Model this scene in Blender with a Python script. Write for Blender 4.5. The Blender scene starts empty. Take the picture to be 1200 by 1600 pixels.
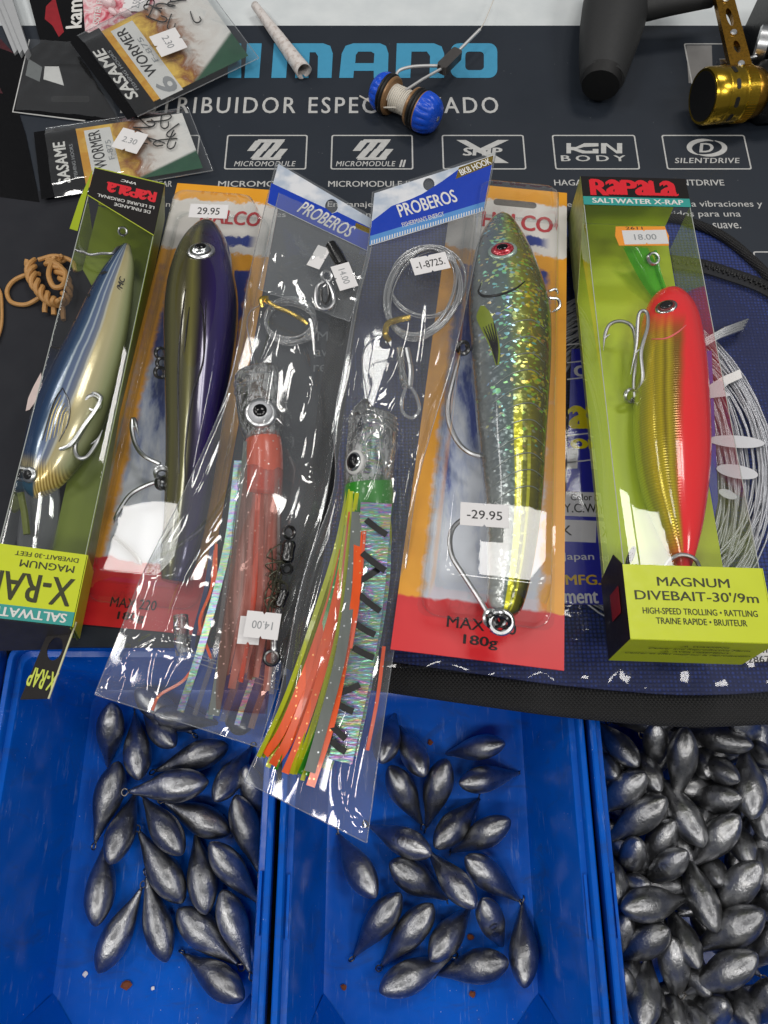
import bpy, math, random
from mathutils import Vector, Matrix, noise
from mathutils.geometry import tessellate_polygon

random.seed(7)
S = 0.01                       # everything below is written in centimetres
scene = bpy.context.scene

# ------------------------------------------------------------------ camera
PITCH, FPX, DIST = 69.0, 1200.0, 40.0
_t = math.radians(PITCH)
FW = Vector((0, math.cos(_t), -math.sin(_t)))
UPV = Vector((0, math.sin(_t), math.cos(_t)))
RT = Vector((1, 0, 0))
CAM = -FW * DIST
cd = bpy.data.cameras.new('camera')
cam = bpy.data.objects.new('camera', cd)
scene.collection.objects.link(cam)
cd.sensor_fit = 'VERTICAL'
cd.sensor_height = 32.0
cd.lens = 32.0 * FPX / 1600.0
cd.clip_start = 0.01
cd.clip_end = 20.0
cam.matrix_world = Matrix((
    (RT.x, UPV.x, -FW.x, CAM.x * S),
    (RT.y, UPV.y, -FW.y, CAM.y * S),
    (RT.z, UPV.z, -FW.z, CAM.z * S),
    (0, 0, 0, 1)))
scene.camera = cam

# ------------------------------------------------------------------ light of the shop: dim room, ceiling panels and added fill panels
world = bpy.data.worlds.new('World')
scene.world = world
world.use_nodes = True
bg = world.node_tree.nodes['Background']
bg.inputs[0].default_value = (0.93, 0.96, 1.0, 1)
bg.inputs[1].default_value = 0.13

def light_panel(name, x, y, sx, sy, power, rot=0.0, z=205.0):
    ld = bpy.data.lights.new(name, 'AREA')
    ld.shape = 'RECTANGLE'
    ld.size, ld.size_y = sx * S, sy * S
    ld.energy = power
    ld.color = (1.0, 0.97, 0.93)
    o = bpy.data.objects.new(name, ld)
    o.location = (x * S, y * S, z * S)
    o.rotation_euler = (0, 0, math.radians(rot))
    scene.collection.objects.link(o)
    return o

for (x, y, sx, sy) in ((-76, 60, 30, 34), (52, 100, 34, 40), (86, 97, 20, 40), (-205, 50, 44, 30), (150, -10, 60, 30), (-150, -15, 60, 30), (-215, 175, 40, 60), (10, -110, 60, 30), (-90, -110, 60, 30), (130, -100, 60, 30)):  # panels mirrored in the plastic first, then unseen ones added to hold exposure
    light_panel('ceiling_and_fill_light', x, y, sx, sy, 3.14159 * 15.0 * sx * sy * 1e-4)

vs = scene.view_settings
vs.view_transform = 'Standard'
vs.look = 'None'
vs.exposure = 0.0
vs.gamma = 1.0
scene.render.engine = 'CYCLES'
cy = scene.cycles
cy.use_denoising = True
cy.max_bounces = 8
cy.diffuse_bounces = 3
cy.glossy_bounces = 4
cy.use_adaptive_sampling = True
cy.adaptive_threshold = 0.02
cy.transmission_bounces = 8
cy.transparent_max_bounces = 32
cy.caustics_reflective = False
cy.caustics_refractive = False
cy.sample_clamp_indirect = 6.0

# ------------------------------------------------------------------ helpers
Z = Vector((0, 0, 1))

def P(px, py, z=0.0):
    """point at height z (cm) that lies on the sight line of photo pixel px, py"""
    d = FW + RT * ((px - 600.0) / FPX) + UPV * ((800.0 - py) / FPX)
    return CAM + d * ((z - CAM.z) / d.z)

def depth(p):
    return (p - CAM).dot(FW)

def K(p):
    """cm per photo pixel at p"""
    return depth(p) / FPX

def proj(p):
    q = p - CAM
    d = q.dot(FW)
    return (600 + FPX * q.dot(RT) / d, 800 - FPX * q.dot(UPV) / d)

def lin(c):
    c = c / 255.0
    return c / 12.92 if c <= 0.04045 else ((c + 0.055) / 1.055) ** 2.4

def rgb(r, g, b):
    return (lin(r), lin(g), lin(b), 1.0)

def spline(pts, n):
    """Catmull-Rom through tuples of any length, n samples in all"""
    pts = [tuple(p) for p in pts]
    if len(pts) == 2:
        return [tuple(a + (b - a) * i / (n - 1) for a, b in zip(*pts)) for i in range(n)]
    q = [tuple(2 * a - b for a, b in zip(pts[0], pts[1]))] + pts + [tuple(2 * a - b for a, b in zip(pts[-1], pts[-2]))]
    out = []
    m = len(pts) - 1
    for i in range(n):
        x = i * m / (n - 1)
        k = min(int(x), m - 1)
        t = x - k
        a, b, c, d = q[k:k + 4]
        out.append(tuple(0.5 * (2 * B + (C - A) * t + (2 * A - 5 * B + 4 * C - D) * t * t + (3 * B - A - 3 * C + D) * t ** 3) for A, B, C, D in zip(a, b, c, d)))
    return out

ORIG = {}

def setp(o, label=None, cat=None, group=None, kind=None):
    if label: o['label'] = label
    if cat: o['category'] = cat
    if group: o['group'] = group
    if kind: o['kind'] = kind
    return o

def thing(name, label, cat, loc, group=None):
    o = bpy.data.objects.new(name, None)
    o.empty_display_size = 0.01
    scene.collection.objects.link(o)
    o.location = Vector(loc) * S
    ORIG[o.name] = Vector(loc)
    return setp(o, label, cat, group)

class MB:
    def __init__(self):
        self.v, self.f, self.a = [], [], {}
    def add(self, p, att=None):
        self.v.append(Vector(p))
        if att is not None:
            self.a[len(self.v) - 1] = att
        return len(self.v) - 1
    def face(self, *pts):
        self.f.append([self.add(p) for p in pts])
        return self
    def box(self, c, sx, sy, sz, M=None):
        b = len(self.v)
        for i in (-1, 1):
            for j in (-1, 1):
                for k in (-1, 1):
                    p = Vector((c[0] + i * sx / 2, c[1] + j * sy / 2, c[2] + k * sz / 2))
                    self.add(M @ p if M else p)
        for q in ((0, 1, 3, 2), (4, 6, 7, 5), (0, 4, 5, 1), (2, 3, 7, 6), (0, 2, 6, 4), (1, 5, 7, 3)):
            self.f.append([b + i for i in q])
        return self
    def loops(self, loops, close=True, cap0=False, cap1=False, att=None):
        b, n = len(self.v), len(loops[0])
        for i, lp in enumerate(loops):
            for j, p in enumerate(lp):
                self.add(p, att(i, j) if att else None)
        for i in range(len(loops) - 1):
            for j in range(n if close else n - 1):
                k = (j + 1) % n
                self.f.append([b + i * n + j, b + i * n + k, b + (i + 1) * n + k, b + (i + 1) * n + j])
        if cap0: self.f.append([b + j for j in reversed(range(n))])
        if cap1: self.f.append([b + (len(loops) - 1) * n + j for j in range(n)])
        return self
    def tube(self, pts, r, n=8, closed=False, cap=True):
        pts = [Vector(p) for p in pts]
        m = len(pts)
        rad = r if isinstance(r, (list, tuple)) else [r] * m
        up = None
        loops = []
        for i in range(m):
            if closed:
                t = pts[(i + 1) % m] - pts[i - 1]
            else:
                t = pts[min(i + 1, m - 1)] - pts[max(i - 1, 0)]
            if t.length < 1e-9: t = Vector((0, 0, 1))
            t.normalize()
            if up is None:
                up = Z.copy() if abs(t.z) < 0.9 else Vector((1, 0, 0))
            up = up - t * up.dot(t)
            if up.length < 1e-6: up = t.orthogonal()
            up.normalize()
            s = t.cross(up)
            loops.append([pts[i] + (s * math.cos(2 * math.pi * j / n) + up * math.sin(2 * math.pi * j / n)) * rad[i] for j in range(n)])
        if closed: loops.append(list(loops[0]))
        return self.loops(loops, True, cap and not closed, cap and not closed)
    def lathe(self, prof, M=None, n=24, cap=True):
        """prof: (radius, height) pairs along local z"""
        loops = []
        for r, h in prof:
            lp = []
            for j in range(n):
                a = 2 * math.pi * j / n
                p = Vector((r * math.cos(a), r * math.sin(a), h))
                lp.append(M @ p if M else p)
            loops.append(lp)
        return self.loops(loops, True, cap, cap)
    def grid(self, rows, att=None):
        return self.loops(rows, close=False, att=att)
    def flat(self, outlines, M, w=0.0, thick=0.0):
        """filled polygon with holes in M's local xy; thick > 0 gives it sides"""
        vs3 = [[Vector((x, y, 0)) for x, y in o] for o in outlines]
        tris = tessellate_polygon(vs3)
        fl = [p for o in vs3 for p in o]
        b = len(self.v)
        for p in fl: self.add(M @ Vector((p.x, p.y, w)))
        for t in tris:
            a0, a1, a2 = (fl[i] for i in t)
            flip = (a1 - a0).cross(a2 - a0).z < 0
            self.f.append([b + i for i in (reversed(t) if flip else t)])
        if thick > 0:
            b2 = len(self.v)
            for p in fl: self.add(M @ Vector((p.x, p.y, w - thick)))
            for t in tris:
                a0, a1, a2 = (fl[i] for i in t)
                flip = (a1 - a0).cross(a2 - a0).z < 0
                self.f.append([b2 + i for i in (t if flip else reversed(t))])
            k = 0
            for o in outlines:
                n = len(o)
                for j in range(n):
                    j2 = (j + 1) % n
                    self.f.append([b + k + j, b2 + k + j, b2 + k + j2, b + k + j2])
                k += n
        return self
    def build(self, name, mat, parent=None, smooth=True, origin=None, local=False, kind=None, label=None):
        me = bpy.data.meshes.new(name)
        if parent is not None:
            org = ORIG[parent.name]
        elif origin is not None:
            org = Vector(origin)
        elif local:
            org = Vector((0, 0, 0))
        else:
            c = sum(self.v, Vector()) / len(self.v)
            org = Vector((c.x, c.y, min(p.z for p in self.v)))
        if local: org = Vector((0, 0, 0))
        me.from_pydata([(p - org) * S for p in self.v], [], self.f)
        if self.a:
            at = me.attributes.new('tuv', 'FLOAT_VECTOR', 'POINT')
            buf = []
            for i in range(len(self.v)):
                buf.extend(self.a.get(i, (0, 0, 0)))
            at.data.foreach_set('vector', buf)
        me.validate()
        if smooth:
            me.shade_smooth()
            if smooth != 'all':
                me.set_sharp_from_angle(angle=math.radians(38))
        me.materials.append(mat)
        o = bpy.data.objects.new(name, me)
        scene.collection.objects.link(o)
        if parent is not None:
            o.parent = parent
            ORIG[o.name] = org
        elif not local:
            o.location = org * S
            ORIG[o.name] = org
        if kind: o['kind'] = kind
        if label: o['label'] = label
        return o

def frame(bot, top, roll=0.0):
    """matrix (cm): origin at bot, local y runs to top, local z faces up"""
    v = (top - bot).normalized()
    u = v.cross(Z).normalized()
    w = u.cross(v)
    if roll:
        q = Matrix.Rotation(math.radians(roll), 3, v)
        u, w = q @ u, q @ w
    return Matrix(((u.x, v.x, w.x, bot.x), (u.y, v.y, w.y, bot.y), (u.z, v.z, w.z, bot.z), (0, 0, 0, 1)))

def axes(o, x, y):
    x = x.normalized()
    z = x.cross(y).normalized()
    y = z.cross(x)
    return Matrix(((x.x, y.x, z.x, o.x), (x.y, y.y, z.y, o.y), (x.z, y.z, z.z, o.z), (0, 0, 0, 1)))

def pxM(px, py, z, ang=0.0, n=Z):
    """matrix lying on a plane with normal n at pixel/height, local x along the picture angle"""
    c = P(px, py, z)
    a = math.radians(ang)
    e = P(px + 10 * math.cos(a), py - 10 * math.sin(a), z)
    u = (e - c).normalized()
    v = n.cross(u).normalized()
    return axes(c, u, v), K(c)

def T(x, y, z=0.0):
    return Matrix.Translation((x, y, z))

def R(deg, ax='Z'):
    return Matrix.Rotation(math.radians(deg), 4, ax)

def rrect(x0, y0, x1, y1, r, n=5):
    out = []
    for cx, cy, a in ((x1 - r, y1 - r, 0), (x0 + r, y1 - r, 90), (x0 + r, y0 + r, 180), (x1 - r, y0 + r, 270)):
        for i in range(n + 1):
            t = math.radians(a + 90 * i / n)
            out.append((cx + r * math.cos(t), cy + r * math.sin(t)))
    return out

def ell(cx, cy, a, b, n=24, rot=0):
    c, s = math.cos(math.radians(rot)), math.sin(math.radians(rot))
    return [(cx + a * math.cos(2 * math.pi * i / n) * c - b * math.sin(2 * math.pi * i / n) * s, cy + a * math.cos(2 * math.pi * i / n) * s + b * math.sin(2 * math.pi * i / n) * c) for i in range(n)]

def text(body, name, mat, parent, M, w=None, h=None, bold=0.0, shear=0.0, space=1.0, lift=0.012, align='C', rot180=False):
    """flat lettering, fitted to w x h cm, centred on M's origin"""
    cu = bpy.data.curves.new('t', 'FONT')
    cu.body = body
    cu.shear = shear
    cu.space_character = space
    cu.resolution_u = 3
    cu.fill_mode = 'FRONT'
    cu.align_x = 'CENTER'
    ob = bpy.data.objects.new('t', cu)
    me = bpy.data.meshes.new_from_object(ob)
    xs = [v.co.x for v in me.vertices]; ys = [v.co.y for v in me.vertices]
    if not xs: return None
    x0, x1, y0, y1 = min(xs), max(xs), min(ys), max(ys)
    sx = w / (x1 - x0) if w else None
    sy = h / (y1 - y0) if h else None
    if sx is None: sx = sy
    if sy is None: sy = sx
    cx = (x0 + x1) / 2 if align == 'C' else x0
    cy_ = (y0 + y1) / 2
    mb = MB()
    nv = len(me.vertices)
    b = min(bold, .05)
    for c, (ox, oy) in enumerate(((0, .4), (-1, -.4), (1, -.4)) if b > .003 else ((0, 0),)):
        for v in me.vertices:                                  # heavier weights: the same glyphs printed a hair apart
            q = Vector(((v.co.x - cx + ox * b) * sx, (v.co.y - cy_ + oy * b) * sy, lift + c * .0015))
            mb.add(M @ q)
        mb.f += [[i + c * nv for i in p.vertices] for p in me.polygons]
    bpy.data.objects.remove(ob); bpy.data.curves.remove(cu); bpy.data.meshes.remove(me)
    return mb.build(name, mat, parent, smooth=False)

# ------------------------------------------------------------------ node material helper
class NM:
    def __init__(self, name):
        self.m = bpy.data.materials.new(name)
        self.m.use_nodes = True
        self.t = self.m.node_tree
        self.t.nodes.clear()
        self.out = self.t.nodes.new('ShaderNodeOutputMaterial')
    def n(self, typ, **kw):
        nd = self.t.nodes.new(typ)
        for k, v in kw.items(): setattr(nd, k, v)
        return nd
    def link(self, a, b): self.t.links.new(a, b)
    def put(self, sock, val):
        if hasattr(val, 'is_output') or isinstance(val, bpy.types.NodeSocket):
            self.link(val, sock)
        elif val is not None:
            sock.default_value = val
    def co(self, sc=(1, 1, 1), kind='Object'):
        tc = self.n('ShaderNodeTexCoord')
        vm = self.n('ShaderNodeVectorMath', operation='MULTIPLY')
        self.link(tc.outputs[kind], vm.inputs[0])
        vm.inputs[1].default_value = (100 * sc[0], 100 * sc[1], 100 * sc[2])
        return vm.outputs[0]
    def att(self):
        a = self.n('ShaderNodeAttribute', attribute_name='tuv')
        s = self.n('ShaderNodeSeparateXYZ')
        self.link(a.outputs['Vector'], s.inputs[0])
        return a.outputs['Vector'], s.outputs[0], s.outputs[1], s.outputs[2]
    def sep(self, v):
        s = self.n('ShaderNodeSeparateXYZ'); self.put(s.inputs[0], v)
        return s.outputs[0], s.outputs[1], s.outputs[2]
    def vmul(self, v, k):
        vm = self.n('ShaderNodeVectorMath', operation='MULTIPLY'); self.put(vm.inputs[0], v); vm.inputs[1].default_value = k
        return vm.outputs[0]
    def noise(self, v, scale=1.0, detail=3.0, rough=0.5, dist=0.0):
        nd = self.n('ShaderNodeTexNoise'); self.put(nd.inputs['Vector'], v)
        nd.inputs['Scale'].default_value = scale; nd.inputs['Detail'].default_value = detail
        nd.inputs['Roughness'].default_value = rough; nd.inputs['Distortion'].default_value = dist
        return nd.outputs['Fac']
    def voro(self, v, scale=1.0, feature='F1', out='Color', rand=1.0):
        nd = self.n('ShaderNodeTexVoronoi', feature=feature); self.put(nd.inputs['Vector'], v)
        nd.inputs['Scale'].default_value = scale; nd.inputs['Randomness'].default_value = rand
        return nd.outputs[out]
    def wave(self, v, scale=1.0, dist=0.0, dirn='X', detail=1.0):
        nd = self.n('ShaderNodeTexWave', bands_direction=dirn); self.put(nd.inputs['Vector'], v)
        nd.inputs['Scale'].default_value = scale; nd.inputs['Distortion'].default_value = dist; nd.inputs['Detail'].default_value = detail
        return nd.outputs['Fac']
    def math(self, op, a, b=None, c=None, clamp=False):
        nd = self.n('ShaderNodeMath', operation=op, use_clamp=clamp)
        self.put(nd.inputs[0], a)
        if b is not None: self.put(nd.inputs[1], b)
        if c is not None: self.put(nd.inputs[2], c)
        return nd.outputs[0]
    def ss(self, x, lo, hi):
        nd = self.n('ShaderNodeMapRange', interpolation_type='SMOOTHSTEP')
        self.put(nd.inputs[0], x); self.put(nd.inputs[1], lo); self.put(nd.inputs[2], hi)
        return nd.outputs[0]
    def ramp(self, fac, stops, interp='LINEAR'):
        nd = self.n('ShaderNodeValToRGB'); nd.color_ramp.interpolation = interp
        el = nd.color_ramp.elements
        while len(el) < len(stops): el.new(0.5)
        for e, (p, c) in zip(el, stops):
            e.position = p; e.color = c if len(c) == 4 else (*c, 1)
        self.put(nd.inputs[0], fac)
        return nd.outputs[0]
    def mix(self, fac, a, b, blend='MIX'):
        nd = self.n('ShaderNodeMix', data_type='RGBA', blend_type=blend)
        self.put(nd.inputs[0], fac); self.put(nd.inputs[6], a); self.put(nd.inputs[7], b)
        return nd.outputs[2]
    def bump(self, h, strength=0.3, dist=0.02):
        nd = self.n('ShaderNodeBump'); self.put(nd.inputs['Height'], h)
        nd.inputs['Strength'].default_value = strength; nd.inputs['Distance'].default_value = dist * S
        return nd.outputs[0]
    def pbr(self, col, rough=0.5, metal=0.0, normal=None, coat=0.0, alpha=None, spec=0.5, trans=0.0, ior=1.5, emis=None, sub=0.0):
        b = self.n('ShaderNodeBsdfPrincipled')
        self.put(b.inputs['Base Color'], col); self.put(b.inputs['Roughness'], rough); self.put(b.inputs['Metallic'], metal)
        self.put(b.inputs['Specular IOR Level'], spec); self.put(b.inputs['Coat Weight'], coat)
        b.inputs['Coat Roughness'].default_value = 0.05
        b.inputs['IOR'].default_value = ior
        if trans: self.put(b.inputs['Transmission Weight'], trans)
        if normal is not None: self.link(normal, b.inputs['Normal'])
        if alpha is not None: self.put(b.inputs['Alpha'], alpha)
        self.link(b.outputs[0], self.out.inputs[0])
        self.b = b
        return self.m

def plain(name, col, rough=0.5, metal=0.0, coat=0.0, vary=0.12, scale=2.0, bump=0.0, bscale=12.0, spec=0.5):
    m = NM(name)
    n1 = m.noise(m.co(), scale, 4.0)
    k = m.math('MULTIPLY_ADD', n1, vary * 2, 1.0 - vary)
    c = m.mix(1.0, col, (1, 1, 1, 1), 'MULTIPLY')
    nd = m.n('ShaderNodeVectorMath', operation='SCALE'); m.link(c, nd.inputs[0]); m.link(k, nd.inputs['Scale'])
    r = m.math('MULTIPLY_ADD', m.noise(m.co(), scale * 3, 3.0), 0.16, rough - 0.08)
    nor = m.bump(m.noise(m.co(), bscale, 4.0), bump, 0.03) if bump else None
    return m.pbr(nd.outputs[0], r, metal, nor, coat, spec=spec)

def film(name, tint=(0.97, 0.98, 0.98, 1), refl=1.8, rough=0.03, haze=0.03, bump=0.0, bscale=1.5, hcol=(0.8, 0.82, 0.85, 1), stretch=(1, 1, 1)):
    """thin clear plastic: light goes straight through, both faces mirror a little"""
    m = NM(name)
    geo = m.n('ShaderNodeNewGeometry')
    ior = m.math('MULTIPLY_ADD', geo.outputs['Backfacing'], 1 / 1.5 - 1.5, 1.5)
    fr = m.n('ShaderNodeFresnel'); m.link(ior, fr.inputs['IOR'])
    tr = m.n('ShaderNodeBsdfTransparent'); tr.inputs[0].default_value = tint
    gl = m.n('ShaderNodeBsdfGlossy'); gl.inputs['Color'].default_value = (1, 1, 1, 1); gl.inputs['Roughness'].default_value = rough
    df = m.n('ShaderNodeBsdfDiffuse'); df.inputs[0].default_value = hcol
    if bump:
        nor = m.bump(m.noise(m.co(stretch), bscale, 3.0, 0.55, 0.6), bump, 0.15)
        for nd in (fr, gl): m.link(nor, nd.inputs['Normal'])
    a = m.n('ShaderNodeMixShader')
    hz = m.math('MULTIPLY_ADD', m.noise(m.co(), 0.22, 2.0), haze * 0.9, haze * 0.4)
    m.link(hz, a.inputs[0]); m.link(tr.outputs[0], a.inputs[1]); m.link(df.outputs[0], a.inputs[2])
    b = m.n('ShaderNodeMixShader')
    m.link(m.math('MULTIPLY', fr.outputs[0], refl, clamp=True), b.inputs[0])
    m.link(a.outputs[0], b.inputs[1]); m.link(gl.outputs[0], b.inputs[2])
    m.link(b.outputs[0], m.out.inputs[0])
    return m.m

WHITE = plain('white_ink', rgb(225, 224, 220), 0.5, vary=0.05)
BLACK = plain('black_ink', rgb(20, 20, 22), 0.45, vary=0.1)
GREYINK = plain('grey_ink', rgb(150, 153, 156), 0.5, vary=0.08)
REDINK = plain('red_ink', rgb(222, 28, 44), 0.45, vary=0.05)
PAPER = plain('sticker_paper', rgb(232, 230, 230), 0.6, vary=0.04)
STEEL = plain('bright_steel', (0.72, 0.73, 0.74, 1), 0.3, 1.0, vary=0.1, scale=6)
DARKSTEEL = plain('black_nickel', (0.10, 0.10, 0.10, 1), 0.25, 1.0, vary=0.2, scale=6)
HOOK = plain('tinned_hook_steel', (0.55, 0.55, 0.56, 1), 0.38, 1.0, vary=0.15, scale=6)
FILM_BOX = film('clear_box_plastic', refl=1.1, rough=0.02, haze=0.01, bump=0.02, bscale=0.3)
FILM_BLISTER = film('clear_blister_plastic', refl=1.0, rough=0.02, haze=0.015, bump=0.025, bscale=0.4)
FILM_BAG = film('clear_bag_film', refl=1.9, rough=0.055, haze=0.06, bump=0.03, bscale=0.25)
FILM_EDGE = plain('plastic_fold_edge', rgb(190, 195, 190), 0.2, 0.0, vary=0.1)

def sticker(parent, px, py, z, wpx, hpx, ang, body, mat=PAPER, n=Z, tw=0.72, ink=GREYINK, shape='notch', lift=0.02, flip=False, th=0.42):
    M, k = pxM(px, py, z, ang, n)
    w, h = wpx * k, hpx * k
    if shape == 'notch':
        q = 0.06 * h
        o = [(-w / 2, -h / 2), (-q, -h / 2), (0, -h / 2 + 1.6 * q), (q, -h / 2), (w / 2, -h / 2), (w / 2, h / 2), (q, h / 2), (0, h / 2 - 1.6 * q), (-q, h / 2), (-w / 2, h / 2)]
    else:
        o = [(-w * .46, -h / 2), (w * .46, -h / 2), (w * .47, -h * .35)] + [(w * .5, 0)] + [(w * .47, h * .35), (w * .46, h / 2), (-w * .46, h / 2), (-w * .47, h * .35), (-w * .5, 0), (-w * .47, -h * .35)]
    s = MB().flat([o], M, lift, 0.015).build('price_sticker', mat, parent, smooth=False)
    if body:
        text(body, 'price_print', ink, s, M @ (R(180) if flip else Matrix()), w * tw, h * th, bold=0.004, lift=lift + 0.008)
    return s, M, k

# ================================================================== SETTING
# counter slab (white laminate), seen beyond the mat; dark shelf under the bins
m = NM('white_laminate')
c0 = m.co()
spk = m.ss(m.voro(c0, 1.6, out='Distance'), 0.05, 0.035)
spk = m.math('MULTIPLY', spk, m.ss(m.noise(c0, 0.22, 2), 0.55, 0.66))
wear = m.noise(c0, 0.5, 5)
LAMINATE = m.pbr(m.mix(spk, m.ramp(wear, [(0.3, rgb(214, 220, 222)), (0.7, rgb(228, 233, 234))]), rgb(70, 70, 72)), 0.35)
mb = MB()
yfront = P(600, 1000, 0).y
y_far = P(600, -120, 0).y
mb.box((0, (yfront + y_far) / 2, -4.26), 84, y_far - yfront, 8)
o = mb.build('counter_top', LAMINATE, smooth=False)
setp(o, kind='structure')
mb = MB(); mb.box((0, -24, -9.2), 84, 34, 0.6)
o = mb.build('shelf', plain('dark_shelf', rgb(26, 27, 30), 0.6), smooth=False)
setp(o, kind='structure')

# ------------------------------------------------------------------ printed counter mat
m = NM('mat_vinyl')
c0 = m.co()
fine = m.noise(c0, 30, 3)
blot = m.noise(c0, 0.25, 4)
dust = m.ss(m.voro(c0, 1.1, out='Distance'), 0.05, 0.02)
base = m.mix(blot, rgb(30, 37, 47), rgb(39, 46, 56))
base = m.mix(m.math('MULTIPLY', dust, 0.5), base, rgb(120, 124, 128))
MATV = m.pbr(base, m.math('MULTIPLY_ADD', blot, 0.2, 0.42), normal=m.bump(m.math('ADD', fine, m.math('MULTIPLY', m.noise(c0, 0.22, 3), 14.0)), 0.12, 0.02), spec=0.4)
yt, yb = P(600, 40, 0).y, P(600, 1011, 0).y
counter_mat = thing('counter_mat', 'dark navy printed counter mat with pale lettering and logo boxes', 'mat', (0, (yt + yb) / 2, -0.24))
mb = MB()
mb.box((0, (yt + yb) / 2, -0.12), 80, yt - yb, 0.24)
mb.build('sheet', MATV, counter_mat, smooth=False)

CYAN = plain('cyan_ink', rgb(66, 152, 190), 0.5, vary=0.08)
MATTXT = plain('pale_mat_ink', rgb(192, 192, 190), 0.55, vary=0.22, scale=4)
MATDIM = plain('grey_mat_ink', rgb(128, 132, 136), 0.55, vary=0.08)

def mat_M(px, py):
    p = P(px, py, 0)
    return axes(p, Vector((1, 0, 0)), Vector((0, 1, 0)))

def mat_text(body, x0, x1, y0, y1, mat=MATTXT, name='lettering', bold=0.01, shear=0.0, space=1.0):
    xc, yc = (x0 + x1) / 2, (y0 + y1) / 2
    w = (P(x1, yc) - P(x0, yc)).length
    h = (P(xc, y0) - P(xc, y1)).length
    return text(body, name, mat, counter_mat, mat_M(xc, yc), w, h, bold, shear, space)

MARKS = [0]
def mat_shape(loops_px, mat=MATTXT, name='logo_mark', lift=0.012):
    M0 = Matrix()
    out = []
    for lp in loops_px:
        out.append([(P(x, y).x, P(x, y).y) for x, y in lp])
    MARKS[0] += 1
    return MB().flat(out, M0, lift + .0012 * (MARKS[0] % 7)).build(name, mat, counter_mat, smooth=False)

def mat_letter(loops_px):
    o = mat_shape(loops_px, CYAN, 'letter')
    return o

Y0, Y1 = 68, 122
def arch(x0, x1, t, bar=None):          # square letter with rounded top right corner, open below
    r = 15
    outer = [(x0, Y1), (x0, Y0), (x1 - r, Y0), (x1 - r * .3, Y0 + r * .3), (x1, Y0 + r), (x1, Y1), (x1 - t, Y1), (x1 - t, Y0 + r + 3), (x1 - t - 5, Y0 + r - 1), (x0 + t, Y0 + r - 1), (x0 + t, Y1)]
    return outer
mat_letter([[(300, Y0), (321, Y0), (321, 88), (356, 88), (356, Y0), (377, Y0), (377, Y1), (356, Y1), (356, 103), (321, 103), (321, Y1), (300, Y1)]])
mat_letter([[(386, Y0), (409, Y0), (405, Y1), (382, Y1)]])
mat_letter([[(424, Y1), (428, Y0), (505, Y0), (516, 72), (520, 84), (518, Y1), (496, Y1), (497, 88), (493, 82), (484, 82), (482, Y1), (461, Y1), (463, 82), (450, 82), (447, Y1)]])
mat_letter([[(530, Y1), (534, 84), (540, 72), (552, Y0), (594, Y0), (603, 72), (607, 84), (606, Y1), (584, Y1), (584, 111), (553, 111), (552, Y1)], [(555, 99), (584, 99), (585, 84), (580, 81), (560, 81), (556, 86)]])
mat_letter([[(618, Y1), (620, Y0), (678, Y0), (690, 73), (694, 84), (694, Y1), (671, Y1), (672, 88), (667, 81), (643, 81), (641, Y1)]])
mat_letter([rrect(704, Y0, 777, Y1, 13), list(reversed(rrect(727, 81, 756, 110, 6)))])
mat_text('DISTRIBUIDOR ESPECIALIZADO', 190, 778, 152, 177, bold=0.012, space=1.25)

def box_outline(x0, x1, y0=211, y1=265, s0=0.0, t=2.2):
    """frame of a logo box; the mat's own verticals are straight, so take corners from the top edge"""
    a, b = P(x0, y0), P(x1, y0)
    h = (P(600, y0) - P(600, y1)).length
    k = t * K(a)
    M = axes(a, Vector((1, 0, 0)), Vector((0, 1, 0)))
    w = b.x - a.x
    MB().flat([rrect(0, -h, w, 0, .15), list(reversed(rrect(k, -h + k, w - k, -k, .1)))], M, 0.012).build('logo_box', MATTXT, counter_mat, smooth=False)
for x0, x1 in ((184, 313), (355, 481), (518, 645), (690, 818), (862, 992), (1033, 1163)):
    box_outline(x0, x1)
box_outline(1068, 1140, 68, 133)
MB().flat([[(P(a, b).x, P(a, b).y) for a, b in ((1072, 71), (1112, 71), (1114, 130), (1076, 130))]], Matrix(), 0.009).build('photo_print', plain('pale_print', rgb(140, 138, 136), 0.4, vary=0.3, scale=0.6), counter_mat, smooth=False)
box_outline(1176, 1300, 393, 450)

def micromodule(x):
    def para(x0, y0, w, h, sk):
        return [(x0 + sk, y0), (x0 + w + sk, y0), (x0 + w, y0 + h), (x0, y0 + h)]
    for k in range(3):
        mat_shape([para(x + k * 17, 220, 12, 16, 13)])
    mat_shape([para(x + 13, 218, 42, 5, 5)])
    for k in range(3):
        mat_shape([para(x + 5 + k * 17, 233, 12, 15, 13)])
    mat_shape([para(x + 7, 246, 44, 4, 3)])
micromodule(386); micromodule(551)
mat_text('MICROMODULE', 366, 462, 252, 260, bold=0.012, shear=0.2, space=1.1)
mat_text('MICROMODULE', 525, 618, 252, 260, bold=0.012, shear=0.2, space=1.1)
mat_text('II', 624, 634, 250, 261, bold=0.03, shear=0.25)
mat_shape([[(713, 219), (728, 219), (790, 254), (778, 255)]]); mat_shape([[(773, 255), (795, 255), (762, 236), (756, 240)]])
mat_shape([[(795, 219), (778, 219), (742, 236), (750, 240)]])
mat_text('SHIP', 724, 784, 231, 243, bold=0.04, shear=0.1)
mat_shape([[(885, 224), (892, 224), (892, 230), (900, 230), (913, 224), (935, 224), (935, 229), (912, 230), (902, 233), (915, 236), (926, 236), (926, 233), (935, 233), (935, 240), (910, 240), (896, 235), (892, 235), (892, 240), (885, 240)]])
mat_shape([[(939, 240), (939, 224), (948, 224), (964, 236), (964, 224), (972, 224), (972, 240), (963, 240), (947, 228), (947, 240)]])
mat_text('BODY', 877, 977, 243, 252, bold=0.02, space=1.5)
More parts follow.
